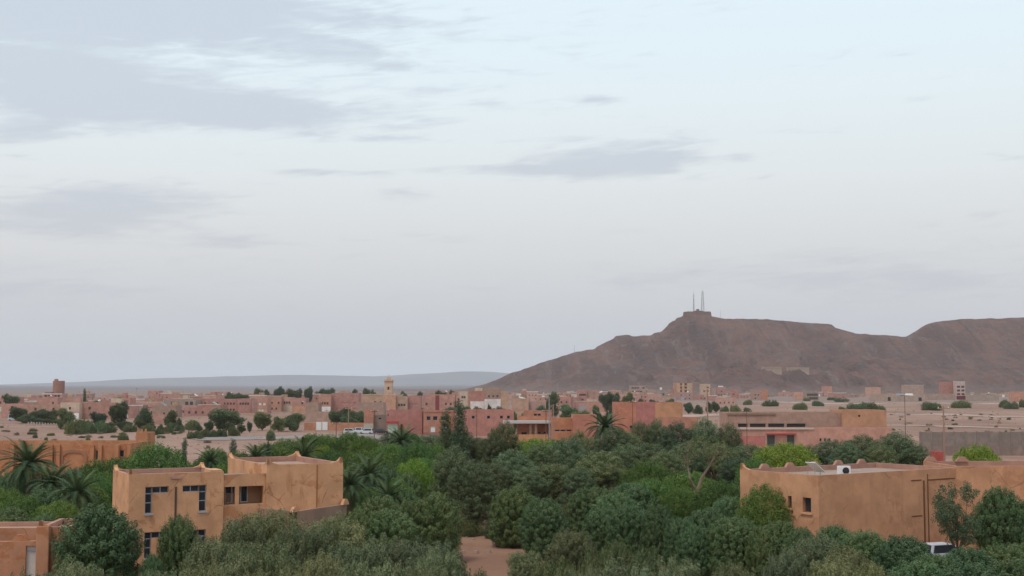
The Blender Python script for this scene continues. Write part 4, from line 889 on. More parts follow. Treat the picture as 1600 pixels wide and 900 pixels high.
def thin_mast(px, ybase, ytop, Yd, label, r=.25):
    x = kx(px) * Yd; p0 = at(px, ybase, Yd).z; p1 = at(px, ytop, Yd).z; t = empty('antenna_mast', (x, Yd, p0), 0); tag(t, label, 'mast'); MB().tube([(0, 0, -2), (0, 0, p1 - p0)], [r, r * .5], 6).obj('pole', t, M_metal); MB().box(-r * 3, -.1, (p1 - p0) * .9, r * 3, .1, (p1 - p0) * .9 + .3).obj('crossbar', t, M_metal)
thin_mast(1127, 499, 484, RY, 'short thin antenna on the hill crest past the fort', .3); thin_mast(898, 551, 540, RY, 'small antenna on the low shoulder of the stony hill', .3)
thin_mast(213.5, 625, 606, 760, 'thin red-grey antenna mast rising over the town roofs', .18)
# walls on the hillside
for px0, px1, py, lb in ((1192, 1222, 573.5, 'pale stone terrace wall on the hillside, half farther from the saddle'), (1231, 1265, 574.5, 'pale stone terrace wall on the hillside, half nearer the saddle')):
    a = hillhit(px0, py + 3); b = hillhit(px1, py + 3); Yw = min(a.y, b.y) - 4; wd_ = (kx(px1) - kx(px0)) * Yw; z = at(px0, py + 3.2, Yw).z; h = 3.6 * Yw / F
    t = empty('terrace_wall', (kx(px0) * Yw, Yw, z), 0); tag(t, lb, 'wall'); mw_ = plaster((.40, .295, .225), 1.0)
    MB().box(0, 0, -8, wd_, 10, h, taper=(.99, .8)).obj('wall', t, mw_); MB().box(0, -.6, h * .86, wd_, -.0, h * .95).obj('coping', t, mw_)

# --- poles and lamps
def pole(px, ytop, Yd, label, kind='lamp', mat=None, r=.11, arm=1.6):
    x = kx(px) * Yd; z = gzf(x, Yd) if Yd > 250 else 0; h = at(px, ytop, Yd).z - z
    t = empty('street_lamp' if kind != 'pole' else 'utility_pole', (x, Yd, z), 0); tag(t, label, 'lamp post' if kind != 'pole' else 'pole'); m = mat or M_rust
    MB().tube([(0, 0, -.5), (0, 0, h)], [r, r * .65], 8).obj('pole', t, m)
    if kind == 'lamp':
        MB().tube([(0, 0, h - .05), (-arm * .5, 0, h + .12), (-arm, 0, h + .12)], .06, 6).obj('arm', t, m); MB().box(-arm - .55, -.16, h + .05, -arm + .1, .16, h + .24, taper=(.8, .7)).obj('lamp_head', t, M_white)
    elif kind == 'double':
        MB().tube([(-arm, 0, h), (arm, 0, h)], .06, 6).obj('arm', t, m)
        for s in (-1, 1): MB().box(s * arm - .8, -.3, h + .03, s * arm + .8, .3, h + .42, taper=(.8, .7)).obj('lamp_head', t, M_white if s > 0 else M_metal)
    else:
        MB().box(-.9, -.06, h - .5, .9, .06, h - .36).obj('crossarm', t, m)
        for s in (-.75, 0, .75): MB().tube([(s, 0, h - .36), (s, 0, h - .14)], .05, 6).obj('insulator', t, M_white)
pole(858, 620, 285, 'white street lamp with short arm standing by the slit-window house', 'lamp', M_metal, .14, 1.1)
pole(988, 626, 300, 'thin dark pole in front of the painted hall', 'pole', M_rust, .1)
pole(1413, 618, 262, 'twin-headed lamp post on the gravel behind the grove', 'double', M_rust, .085, .9)
pole(1473, 634, 190, 'pale weathered utility pole by the lime green tree', 'pole', M_wood, .15)
pole(1166, 640, 276, 'thin dark pole by the dark openings of the brown-pink block', 'pole', M_rust, .09)
pole(526, 659, 262, 'rusty pole in front of the orange boundary wall', 'pole', M_rust, .12)
pole(545, 636, 330, 'pale wooden pole before the hedge trees', 'pole', M_wood, .15)
pole(585.5, 640, 270, 'rusty pole at the corner of the gate tower', 'pole', M_rust, .1)
pole(673, 636, 300, 'thin pale pole before the salmon terrace house', 'pole', M_wood, .09)
pole(745, 636, 320, 'thin dark pole against the long pink building', 'pole', M_rust, .1)
pole(853, 640, 290, 'thin dark pole beside the pink lattice pylon', 'pole', M_rust, .1)
pole(1105, 608, 420, 'tall tan pole past the painted hall', 'pole', M_wood, .28)
pole(478, 628, 520, 'small street lamp on the road to the rose block', 'lamp', M_metal, .1, .9)
pole(511, 640, 480, 'pale pole between the hedge trees and the road', 'pole', M_wood, .1)
pole(285, 640, 480, 'thin dark pole below the unfinished grey house', 'pole', M_rust, .08)
# pink lattice pylon
pt = empty('lattice_pylon', (kx(861.5) * 300, 300, 0), 0); tag(pt, 'pinkish lattice pylon beside the slit-window house', 'pylon'); hpy = at(861, 632, 300).z; m_pp = simple('faded_red_steel', (.33, .20, .17), .7)
for sx in (-.5, .5):
    for sy in (-.4, .4): MB().box(sx - .07, sy - .07, -.5, sx + .07, sy + .07, hpy).obj('leg', pt, m_pp)
br = MB(); nb = 11
for k in range(nb):
    za, zb = hpy * k / nb, hpy * (k + 1) / nb
    for sy in (-.4, .4): br.tube([(-.5, sy, za), (.5, sy, zb)], .05, 4); br.tube([(.5, sy, za), (-.5, sy, zb)], .05, 4)
for k in range(nb + 1):
    for sx in (-.5, .5): br.tube([(sx, -.4, hpy * k / nb), (sx, .4, hpy * k / nb)], .045, 4)
br.obj('bracing', pt, m_pp)

# --- bollards along the road
for i in range(13):
    px = 46 + i * 4.4; Yd = 470 - i * 3; x = kx(px) * Yd; o = MB(); o.box(-.2, -.2, -.3, .2, .2, .85, taper=(.85, .85)); o.box(-.22, -.22, .851, .22, .22, 1.0, taper=(.5, .5))
    tag(o.obj('bollard', None, simple('bollard_paint', (.40, .31, .26), .8) if i == 0 else bpy.data.materials['bollard_paint'], loc=(x, Yd, gzf(x, Yd))), 'pale stone bollard in the row along the town road', 'bollard', 'bollards along the town road')

# ------------------------------------------------------------------ vegetation
def unit(v): return v / np.maximum(np.linalg.norm(v, axis=-1, keepdims=True), 1e-6)
def leaves(pos, nrm, up_bias, l, w, jit, r):
    n = len(pos); nn_ = unit(nrm + r.normal(0, jit, (n, 3))); a = r.normal(0, 1, (n, 3)); a[:, 2] += up_bias
    a = unit(a - nn_ * np.sum(a * nn_, 1, keepdims=True)); b = np.cross(nn_, a)
    L_ = (l * r.uniform(.65, 1.3, n))[:, None]; W_ = (w * r.uniform(.7, 1.3, n))[:, None]
    return np.stack([pos - a * L_ * .5, pos + b * W_ * .5 + a * L_ * .05, pos + a * L_ * .5, pos - b * W_ * .5 + a * L_ * .05], 1)
def crown(seed, lobes, clumps, per, cr_, stretch, l, w, up=.5, jit=.7, base_z=0.0, inner=.25, updir=.4, droop=0.0, gap=1.05):
    """lobes: [(cx,cy,cz,rx,ry,rz)]; leaf puffs sit spaced out on the lobes' surfaces, with sparser leaves through the inside"""
    r = np.random.default_rng(seed); lb = np.array(lobes, float); area = (lb[:, 3] * lb[:, 4] * lb[:, 5]) ** .66; pr = area / area.sum(); out = []; cen = np.zeros((0, 3))
    made = 0; tries = 0
    while made < clumps and tries < clumps * 40:
        tries += 1; i = r.choice(len(lb), p=pr); d = unit(r.normal(0, 1, 3)); c0 = lb[i, :3]; rad = lb[i, 3:]
        k = r.uniform(.88, 1.0)
        p = c0 + d * rad * k
        if p[2] < base_z: continue
        q = (p - lb[:, :3]) / lb[:, 3:]; ins = np.sum(q * q, 1)
        if np.any((ins < .62) & (np.arange(len(lb)) != i)): continue
        if len(cen) and np.min(np.linalg.norm(cen - p, axis=1)) < cr_ * gap: continue
        cen = np.vstack([cen, p]); made += 1
        nrm = unit(d / rad); axis = unit(nrm + np.array([0, 0, updir])); s = cr_ * r.uniform(.75, 1.3)
        e = unit(r.normal(0, 1, (per, 3)) + axis * .35) * (r.uniform(.0, 1, (per, 1)) ** .28)
        t = e @ axis; off = (e + axis[None, :] * (t * (stretch - 1))[:, None]) * s
        if droop: off[:, 2] -= droop * s * (np.hypot(off[:, 0], off[:, 1]) / s) ** 2
        out.append(leaves(p + off, unit(e + axis * .25), up, l, w, jit, r))
    n_in = int(clumps * per * inner * .5)                      # twigs and leaves inside
    ii = r.choice(len(lb), n_in, p=pr); d = unit(r.normal(0, 1, (n_in, 3))); k = r.uniform(.3, .93, (n_in, 1)); P_ = lb[ii, :3] + d * lb[ii, 3:] * k
    P_ = P_[P_[:, 2] > base_z]; out.append(leaves(P_, unit(r.normal(0, 1, P_.shape)), up, l * 1.5, w * 1.7, jit, r))
    V = np.concatenate(out); V[:, :, 2] = np.maximum(V[:, :, 2], .05); return V
def trunk_mesh(seed, H, r0, limbs, spread, z_split, mat, lean=.1, bend=1):
    r = random.Random(seed); mb = MB(); lx, ly = r.uniform(-lean, lean) * H, r.uniform(-lean, lean) * H
    P = [Vector((lx * t * t, ly * t * t, -.4 + (z_split + .4) * t)) for t in (0, .35, .7, 1)]
    mb.tube(P, [r0 * 1.25, r0, r0 * .9, r0 * .8], 8)
    for k in range(limbs):
        a = 2 * math.pi * k / limbs + r.uniform(-.5, .5); s = spread * r.uniform(.5, 1); e = P[-1] + Vector((math.cos(a) * s, math.sin(a) * s, (H - z_split) * r.uniform(.55, .9)))
        mid = P[-1].lerp(e, .5) + Vector((math.cos(a) * s * .18, math.sin(a) * s * .18, -.1 * s)); st = P[-1] - Vector((0, 0, r.uniform(0, .25) * z_split))
        mb.tube([st, mid, e], [r0 * .6, r0 * .38, r0 * .1], 6)
        for q in range(2):
            b = a + r.uniform(-1, 1); e2 = mid + Vector((math.cos(b) * s * .5, math.sin(b) * s * .5, (H - z_split) * r.uniform(.2, .4))); mb.tube([mid, mid.lerp(e2, .5) + Vector((0, 0, .1)), e2], [r0 * .3, r0 * .2, r0 * .06], 5)
    return mb.mesh('trunk', mat)
KINDS = {}
def proto(kind, V, tr, mat):
    top = float(V[:, :, 2].max()); w = float(np.percentile(np.abs(V[:, :, 0]), 99)) + float(np.percentile(np.abs(V[:, :, 1]), 99))
    KINDS.setdefault(kind, []).append((quadmesh('crown', V, mat), tr, top, w))
for s in range(3):      # dense dome trees
    r = random.Random(s); lob = [(0, 0, 2.6, 2.2, 2.2, 2.9), (r.uniform(-.3, .3), r.uniform(-.3, .3), 1.5, 2.15, 2.15, 1.7)] + [(math.cos(a) * .8, math.sin(a) * .8, r.uniform(2.6, 3.6), 1.5, 1.5, 1.7) for a in [k * 1.6 + r.uniform(-.4, .4) for k in range(4)]]
    proto('dome', crown(10 + s, lob, 190, 190, .36, 1.8, .17, .07, 1.2, .28, .12, .25, .95, gap=1.45), trunk_mesh(s, 4.5, .17, 5, 1.3, .9, M_bark), M_fdark)
for s in range(3):      # loose grey-green trees
    r = random.Random(40 + s); lob = [(0, 0, 2.7, 1.7, 1.7, 2.1)] + [(math.cos(a) * r.uniform(1.1, 1.9), math.sin(a) * r.uniform(1.1, 1.9), r.uniform(1.7, 4.2), r.uniform(1.1, 1.55), r.uniform(1.1, 1.55), r.uniform(1.1, 1.6)) for a in [k * 1.05 + r.uniform(-.4, .4) for k in range(6)]]
    proto('loose', crown(20 + s, lob, 150, 200, .40, 1.9, .19, .06, 1.4, .34, .3, .25, 1.1, gap=1.45), trunk_mesh(50 + s, 5.4, .16, 6, 2.2, 1.2, M_bark, .08), M_folive)
for s in range(4):      # tall eucalyptus-like trees
    r = random.Random(70 + s); lob = [(0, 0, 6.4, 1.75, 1.75, 2.3), (0, 0, 4.0, 1.6, 1.6, 2.6)] + [(math.cos(a) * r.uniform(.9, 1.5), math.sin(a) * r.uniform(.9, 1.5), r.uniform(2.4, 6.8), r.uniform(.9, 1.3), r.uniform(.9, 1.3), r.uniform(1.0, 1.6)) for a in [k * .9 + r.uniform(-.4, .4) for k in range(7)]]
    proto('tall', crown(30 + s, lob, 150, 210, .46, 1.7, .18, .068, 1.0, .30, .7, .2, .9, gap=1.45), trunk_mesh(80 + s, 7.6, .2, 6, 1.7, 2.0, M_bark, .05), M_feuc)
r = random.Random(99); lob = [(math.cos(a) * r.uniform(.3, 1.9), math.sin(a) * r.uniform(.3, 1.9), r.uniform(3.4, 7.6), r.uniform(.7, 1.0), r.uniform(.7, 1.0), r.uniform(.7, 1.2)) for a in [k * .8 + r.uniform(-.4, .4) for k in range(11)]]
proto('open', crown(38, lob, 120, 90, .42, 1.3, .20, .07, .3, .6, 1.2, .1, .5), trunk_mesh(88, 7.2, .17, 7, 1.8, 2.2, M_bark, .05), M_feuc)
for s in range(2):      # broad fresh green trees
    r = random.Random(90 + s); lob = [(0, 0, 3.0, 2.8, 2.8, 2.3)] + [(math.cos(a) * 1.8, math.sin(a) * 1.8, r.uniform(1.8, 3.8), 1.4, 1.4, 1.5) for a in [k * .9 + r.uniform(-.3, .3) for k in range(7)]]
    V = crown(45 + s, lob, 230, 130, .46, 1.2, .17, .07, .3, .6, .3, .3, .5, .2); T = trunk_mesh(95 + s, 4.6, .2, 6, 2.2, 1.1, M_bark)
    proto('green', V, T, M_fgreen); KINDS.setdefault('lime', []).append((quadmesh('crown', V, M_flime), T, KINDS['green'][-1][2], KINDS['green'][-1][3]))
for s in range(2):      # narrow conifers
    r = random.Random(120 + s); lob = [(r.uniform(-.2, .2), r.uniform(-.2, .2), z, 1.25 * (1 - z / 11.5) + .18, 1.25 * (1 - z / 11.5) + .18, 1.0) for z in np.arange(1.2, 10.2, .75)]
    proto('conifer', crown(55 + s, lob, 230, 60, .26, 1.7, .20, .06, .6, .6, .4, .3, .6), trunk_mesh(125 + s, 8, .14, 4, .5, 2.0, M_bark, .02), M_fcyp)
for s in range(3):      # low desert shrubs
    r = random.Random(140 + s); lob = [(r.uniform(-1.7, 1.7), r.uniform(-1.2, 1.2), r.uniform(.1, .6), r.uniform(.7, 1.1), r.uniform(.7, 1.1), r.uniform(.5, .9)) for k in range(8)]
    V = crown(65 + s, lob, 130, 46, .28, 1.5, .20, .07, .8, .7, .0, .4, .6); T = trunk_mesh(145 + s, .9, .06, 7, 1.0, .12, M_bark)
    proto('shrub', V, T, M_fshrub); KINDS.setdefault('dry', []).append((quadmesh('crown', V[::3], M_fdry), T, KINDS['shrub'][-1][2], KINDS['shrub'][-1][3]))
for s in range(3):      # trees in the town, seen from afar
    r = random.Random(160 + s); lob = [(0, 0, 2.7, 1.5, 1.5, 2.0)] + [(math.cos(a) * r.uniform(.9, 1.9), math.sin(a) * r.uniform(.9, 1.9), r.uniform(1.3, 4.4), r.uniform(.7, 1.3), r.uniform(.7, 1.3), r.uniform(.7, 1.3)) for a in [k * 1.2 + r.uniform(-.4, .4) for k in range(6)]]
    proto('town', crown(75 + s, lob, 150, 50, .42, 1.3, .30, .12, .4, .7, .35, .3, .5), trunk_mesh(165 + s, 4.2, .16, 5, 1.3, .7, M_bark), M_fcyp if s == 0 else M_feuc)
NAMES = dict(dome='dome_tree', loose='feathery_tree', tall='eucalyptus_tree', open='eucalyptus_tree', green='pepper_tree', lime='pepper_tree', conifer='cypress_tree', shrub='desert_shrub', dry='dry_shrub', town='street_tree')
def tree(kind, px, ytop, wpx, Yd, label, group=None, cat='tree', var=None, z=None, name=None):
    i = (int(px * 7 + ytop * 3) if var is None else var) % len(KINDS[kind]); cm, tm_, top, w = KINDS[kind][i]
    x = kx(px) * Yd; zb = (surf(x, Yd) if Yd > 180 else 0.0) if z is None else z; h = max(at(px, ytop, Yd).z - zb, .5); sw = wpx / F * Yd / w * 1.04
    t = empty(name or NAMES[kind], (x, Yd, zb), random.uniform(0, 6.28)); t.scale = (sw, sw * random.uniform(.92, 1.08), h / top)
    link('crown', cm, t); link('trunk' if cat == 'tree' else 'stem', tm_, t); tag(t, label, cat, group); return t

# front edge of the grove: loose grey-green trees whose feet are below the picture
lf = 'grey-green feathery tree in the thicket along the front edge of the grove'; gf = 'feathery trees along the front edge'
for px, yt, w, Yd in ((118, 868, 120, 66), (55, 884, 90, 62), (338, 832, 110, 76), (372, 800, 120, 82), (425, 790, 130, 86), (478, 812, 110, 80), (520, 798, 130, 84), (412, 838, 120, 72), (566, 838, 110, 76), (618, 832, 120, 78), (668, 836, 130, 76),
                      (500, 858, 130, 68), (590, 866, 120, 66), (690, 852, 90, 72), (655, 872, 110, 65), (265, 882, 90, 66), (330, 874, 100, 64), (425, 880, 110, 62), (975, 868, 130, 66), (1065, 866, 120, 68), (905, 876, 90, 64), (1020, 884, 110, 61),
                      (1268, 828, 120, 80), (1322, 846, 100, 76), (1215, 858, 110, 70), (1150, 872, 110, 66), (1290, 866, 120, 68), (1360, 872, 100, 68)):
    q_ = ('below the gatehouse and the big dome tree', 'below the window front of the villa', 'below the chamfered terrace of the villa', 'in the thicket between the villa and the dirt clearing', 'in the thicket past the dirt clearing', 'below the end wall of the large ochre building')[0 if px < 130 else 1 if px < 440 else 2 if px < 545 else 3 if px < 760 else 4 if px < 1110 else 5]
    c_ = 'tall' if yt < 815 else 'low' if yt > 862 else 'mid-sized'
    tree('loose', px, yt, w * .86, Yd, '%s grey-green feathery tree %s' % (c_, q_), gf)
# hedge-like dark domes at the foot of the large ochre building
for px, yt, w, Yd in ((1215, 810, 72, 93), (1250, 822, 60, 90), (1345, 826, 85, 92), (1300, 818, 70, 96), (1408, 834, 92, 88), (1452, 862, 80, 82), (1505, 852, 90, 86), (1560, 848, 95, 87), (1600, 846, 70, 88), (1428, 872, 110, 74), (1510, 876, 120, 72), (1585, 868, 120, 74)):
    tree('dome', px, yt, w, Yd, ('dark dome tree under the small windows of the large ochre building' if px < 1320 else 'dark dome tree under the blank cracked wall of the large ochre building' if px < 1440 else 'dark dome tree in front of the white car and the ochre wing'), 'hedge trees below the large ochre building')
tree('dome', 158, 784, 124, 84, 'big dark dome-shaped tree between the villa end wall and the gatehouse'); tree('dome', 285, 801, 62, 87, 'egg-shaped dark tree standing against the villa window front')
tree('dome', 243, 862, 40, 84, 'small dark dome tree between the two dome trees at the villa')
lm_ = 'dark rounded dome tree in the middle of the grove'; gm_ = 'dome trees in the middle of the grove'
for px, yt, w, Yd in ((594, 771, 78, 108), (632, 762, 62, 116), (560, 792, 60, 100), (610, 792, 80, 100), (640, 778, 50, 106), (930, 757, 80, 122), (985, 752, 80, 124), (962, 768, 90, 114), (978, 784, 62, 106), (1026, 785, 56, 104), (1062, 806, 52, 102),
                      (1106, 790, 78, 104), (1146, 803, 82, 97), (1085, 818, 60, 98), (1190, 818, 60, 95), (945, 790, 70, 110)):
    q_ = 'behind the villa terrace' if px < 660 else 'in the cluster past the dirt clearing' if px < 1040 else 'in the row leading to the large ochre building'
    tree('dome', px, yt, w, Yd, '%s dark dome tree %s' % ('broad' if w > 70 else 'slim', q_), gm_)
tree('dome', 682, 766, 74, 106, 'smooth dark dome tree at the edge of the red dirt clearing', var=0); tree('dome', 850, 775, 74, 108, 'dark dome tree beyond the red dirt clearing', var=1)
tree('dome', 806, 757, 76, 116, 'paler grey-green dome tree behind the red dirt clearing', var=2)
tree('loose', 890, 824, 72, 96, 'small fuzzy olive tree beside the dome tree past the clearing'); tree('loose', 818, 858, 54, 93, 'low dark bushy tree on the near side of the clearing')
for px, yt, w, Yd in ((858, 874, 60, 92), (870, 872, 70, 88), (752, 884, 60, 84), (728, 886, 80, 78), (930, 852, 70, 92), (838, 888, 80, 78), (880, 890, 80, 72), (960, 842, 60, 96), (1010, 850, 60, 92)):
    tree('shrub', px, yt, w, Yd, 'low olive shrub on the near side of the dirt clearing', 'shrubs by the clearing', 'shrub')
for px, yt, w, Yd in ((872, 800, 40, 118), (770, 806, 36, 122), (740, 805, 40, 124), (895, 770, 50, 124)):
    tree('shrub', px, yt, w, Yd, 'shadowy undergrowth shrub under the tall trees behind the clearing', 'undergrowth behind the clearing', 'shrub', z=0)
# in front of the large ochre building
tree('open', 1486, 750, 70, 98, 'thin open-crowned tree in front of the cracked ochre wall beside the white car', var=0); tree('dome', 1556, 757, 78, 101, 'dense upright tree covering the dark doorway of the ochre wing'); tree('dome', 1598, 778, 60, 100, 'dark tree at the far end of the ochre wing')
tree('green', 1196, 752, 96, 104, 'dense dark green tree touching the end wall of the large ochre building', var=1); tree('green', 1128, 745, 100, 118, 'fresh green tree beside the pale forked trunk', var=0)
tree('dome', 1135, 772, 60, 112, 'dark tree below the fresh green tree')
# tall trees
lt_ = 'tall olive-green eucalyptus in the belt behind the grove'; gt_ = 'tall trees in the belt behind the grove'
for px, yt, w, Yd in ((708, 693, 82, 132), (742, 716, 78, 126), (800, 700, 80, 150), (846, 690, 80, 158), (775, 722, 70, 140), (884, 678, 74, 164), (905, 668, 44, 176), (938, 702, 96, 146), (912, 700, 70, 150), (962, 664, 62, 186), (1000, 654, 42, 196), (1026, 651, 46, 196), (1058, 655, 62, 190),
                      (1100, 649, 64, 190), (1138, 658, 50, 186), (1168, 690, 66, 176), (1190, 702, 50, 172), (1122, 690, 74, 168), (1072, 688, 76, 168), (1010, 690, 90, 166), (980, 690, 70, 170), (865, 722, 80, 142), (1040, 700, 70, 160), (1150, 712, 70, 160), (905, 730, 60, 138), (820, 728, 70, 140)):
    q_ = ('above the dirt clearing' if px < 760 else 'below the concrete canopy building' if px < 900 else 'around the spiky palm' if px < 990 else 'before the painted hall' if px < 1075 else 'behind the pale forked trunks' if px < 1160 else 'beside the yellow-green tree')
    tree('tall', px, yt, w * .92, Yd, '%s olive-green eucalyptus %s' % ('tall' if yt < 685 else 'shorter', q_), gt_)
for px, yt, w, Yd in ((1262, 692, 44, 186), (1296, 684, 60, 188), (1345, 676, 72, 190), (1398, 671, 70, 188), (1428, 690, 46, 186), (1322, 690, 50, 182), (1372, 692, 56, 182)):
    tree('tall', px, yt, w, Yd, 'dark green tree in the clump before the long pink yard building', 'clump before the yard building')
tree('lime', 1521, 690, 84, 150, 'bright lime green bushy tree before the grey concrete wall', var=0)
tree('lime', 1226, 689, 100, 168, 'yellow-green tree before the dark metal doors', var=1); tree('green', 1180, 712, 60, 150, 'green tree next to the yellow-green one')
tree('green', 242, 687, 100, 140, 'broad fresh green tree overlapping the arched ochre building', var=0); tree('green', 180, 712, 100, 132, 'green tree with lime tips beside the broad fresh green one', var=1)
tree('lime', 836, 683, 90, 196, 'yellow-green tree below the orange garden wall', var=1)
lg_ = 'mid-green bushy tree in the garden belt behind the villa'; gg_ = 'bushy trees in the garden belt'
for px, yt, w, Yd in ((335, 698, 50, 170), (312, 716, 50, 150), (378, 702, 50, 160), (415, 690, 46, 180), (448, 682, 60, 190), (492, 674, 60, 200), (470, 700, 56, 168), (516, 676, 50, 205), (548, 672, 60, 205), (520, 700, 70, 165), (575, 680, 56, 190), (562, 700, 80, 152), (606, 690, 66, 180), (636, 674, 60, 200),
                      (608, 716, 70, 142), (655, 690, 64, 176), (668, 712, 60, 150), (680, 690, 50, 185), (560, 740, 60, 128), (618, 745, 60, 128), (1012, 716, 90, 142), (1072, 732, 90, 134), (140, 752, 80, 118), (40, 770, 90, 112), (100, 778, 80, 106), (5, 760, 70, 116), (160, 735, 60, 124), (60, 742, 70, 128), (1010, 745, 80, 130), (1060, 758, 70, 124), (395, 712, 60, 150), (350, 722, 60, 145), (440, 712, 70, 150), (580, 758, 60, 122)):
    q_ = 'below the arched ochre building' if px < 200 else 'behind the window wing of the villa' if px < 400 else 'behind the tall block of the villa' if px < 530 else 'between the villa and the shop building' if px < 700 else 'before the pale forked trunks'
    tree('green', px, yt, w, Yd, '%s green bushy tree %s' % ('taller' if yt < 705 else 'low', q_), gg_)
for px, yt, w, Yd in ((588, 684, 50, 215), (626, 668, 54, 225), (650, 676, 60, 215), (676, 676, 56, 210), (700, 672, 50, 205), (735, 680, 60, 195), (756, 684, 50, 195), (720, 668, 50, 200), (775, 692, 50, 185), (925, 682, 50, 190), (948, 682, 60, 188), (980, 672, 50, 190)):
    tree('tall', px, yt, w, Yd, 'olive tree at the back of the grove before the pink buildings', 'trees at the back of the grove')
tree('lime', 650, 712, 66, 138, 'light green round tree behind the smooth dome tree', var=0); tree('lime', 505, 692, 40, 185, 'small yellow-green tree behind the tall villa block', var=0)
for px, yt, w, Yd in ((600, 728, 70, 134), (560, 722, 60, 140), (636, 735, 50, 132), (20, 735, 70, 132), (118, 728, 60, 132), (75, 760, 80, 115), (20, 790, 90, 104), (75, 800, 60, 100)):
    tree('dome', px, yt, w, Yd, 'very dark bushy tree among the palms', 'dark trees among the palms')
# conifers and feathery trees
tree('conifer', 718, 622, 34, 190, 'tall dark cypress rising in front of the long pink building', var=0); tree('conifer', 697, 640, 32, 192, 'slightly shorter cypress next to the tallest one', var=1)
tree('conifer', 290, 682, 15, 158, 'slim dark cypress beside the broad fresh green tree', var=0); tree('conifer', 366, 684, 20, 176, 'slim cypress behind the wing roof of the villa', var=1); tree('conifer', 420, 688, 14, 176, 'thin small cypress beside the villa palm', var=0)
tree('conifer', 132.5, 606, 7.5, 720, 'lone conifer silhouetted above the town beside the water tower', var=1)
tree('tall', 790, 654, 46, 186, 'dark feathery tree in front of the concrete canopy', var=2); tree('tall', 770, 672, 44, 184, 'dark tree just below the long pink building', var=3)
# dead pale tree
dt = empty('bare_tree', (kx(1100) * 128, 128, 0), 0); tag(dt, 'half-dead tree with pale forked trunks above the green canopy', 'tree'); m_ = MB()
def dp(px, py): p = at(px, py, 128); return (p.x - dt.location.x, (px % 7) * .12, p.z)
m_.tube([(0, 0, -.4), dp(1090, 770), dp(1098, 748), dp(1110, 728), dp(1119, 713), dp(1124, 700)], [.22, .18, .14, .11, .08, .03], 8); m_.tube([dp(1090, 770), dp(1078, 748), dp(1075, 725), dp(1074, 700), dp(1080, 688)], [.13, .10, .08, .05, .02], 7)
for a, b, c in (((1075, 725), (1068, 712), (1064, 698)), ((1074, 706), (1082, 696), (1088, 690)), ((1110, 728), (1106, 712), (1100, 700)), ((1119, 713), (1130, 706), (1136, 698)), ((1075, 725), (1084, 712), (1092, 706))): m_.tube([dp(*a), dp(*b), dp(*c)], [.08, .05, .02], 5)
m_.obj('trunk', dt, simple('dead_bark', (.24, .175, .125), .95, 0, .3, .1))
V = crown(401, [(-1.5, .3, 7.6, 1.0, .9, 1.1), (-.2, .4, 8.3, 1.2, .9, .9), (1.3, .2, 7.8, .8, .8, .9)], 60, 34, .34, 1.3, .2, .06, .4, .9, 4, .2); link('crown', quadmesh('crown', V, M_folive), dt)

# date palms: every frond its own piece
def frond_mesh(seed, L_=3.4, droop=1.0):
    r = random.Random(seed); mb = MB(); n = 14; pts = []
    for i in range(n + 1):
        t = i / n; pts.append(Vector((L_ * (t - .12 * t * t * droop), 0, L_ * (.42 * t - .62 * droop * t * t))))
    mb.tube(pts, [.05 * (1 - i / n) + .012 for i in range(n + 1)], 4)
    for i in range(2, n * 2 + 1):
        t = i / (n * 2); k = min(int(t * n), n - 1); p = pts[k].lerp(pts[k + 1], t * n - k); d = (pts[k + 1] - pts[k]).normalized(); ll = .62 * math.sin(math.pi * min(1, .18 + t * .84)) ** .7 + .12
        for s in (-1, 1):
            side = Vector((.55, s * .8, .28 + r.uniform(-.1, .1))).normalized(); tip = p + (side + d * .3).normalized() * ll + Vector((0, 0, -.10)); wv = d * .055
            mb.poly([p - wv, p + wv, tip])
    return mb.mesh('frond', M_fpalm)
FR = [frond_mesh(1, 3.4, .55), frond_mesh(2, 3.5, .95), frond_mesh(3, 3.2, 1.3)]
def palm(px, ycrown, Yd, size, label, group=None, nf=52):
    x = kx(px) * Yd; zc = at(px, ycrown, Yd).z; z = surf(x, Yd) if Yd > 250 else 0; t = empty('date_palm', (x, Yd, z), 0); tag(t, label, 'palm', group); h = zc - z; s = size / 3.4; r = random.Random(int(px))
    tb = MB(); k = 16
    tb.tube([(math.sin(i * .2) * .1, 0, -.4 + (h + .4) * i / k) for i in range(k + 1)], [(.24 if i % 2 else .28) * (1.15 - .3 * i / k) for i in range(k + 1)], 9); tb.obj('trunk', t, M_bark)
    for i in range(nf):
        a = i * 2.39996; u = i / nf; o = link('frond', FR[0] if u < .35 else FR[1] if u < .72 else FR[2], t, (0, 0, h)); pitch = R(62 - 95 * u + r.uniform(-8, 8)); q = s * r.uniform(.85, 1.1)
        o.rotation_euler = (0, -pitch + R(18), a); o.scale = (q, q, q)
palm(48, 726, 126, 3.6, 'large date palm in front of the arched ochre building', nf=64); palm(476, 712, 150, 3.0, 'date palm rising behind the roof of the villa', nf=40)
palm(945, 668, 196, 3.6, 'dark spiky palm before the plain pink cube house', nf=60)
for px, yc, Yd, sz in ((125, 770, 112, 2.9), (85, 756, 118, 2.8), (578, 742, 128, 2.8), (548, 760, 118, 2.6), (402, 716, 150, 2.6), (330, 722, 150, 2.4), (628, 690, 190, 3.4), (608, 778, 116, 2.4)):
    palm(px, yc, Yd, sz, ('small date palm below the large palm and the arched ochre building' if px < 200 else 'small date palm peeping over the villa roof beside the slim cypress' if px < 500 else 'small date palm beside the tall block of the villa' if px < 612 else 'small date palm before the shop with the green shutter'), 'palms in the greenery', 46)

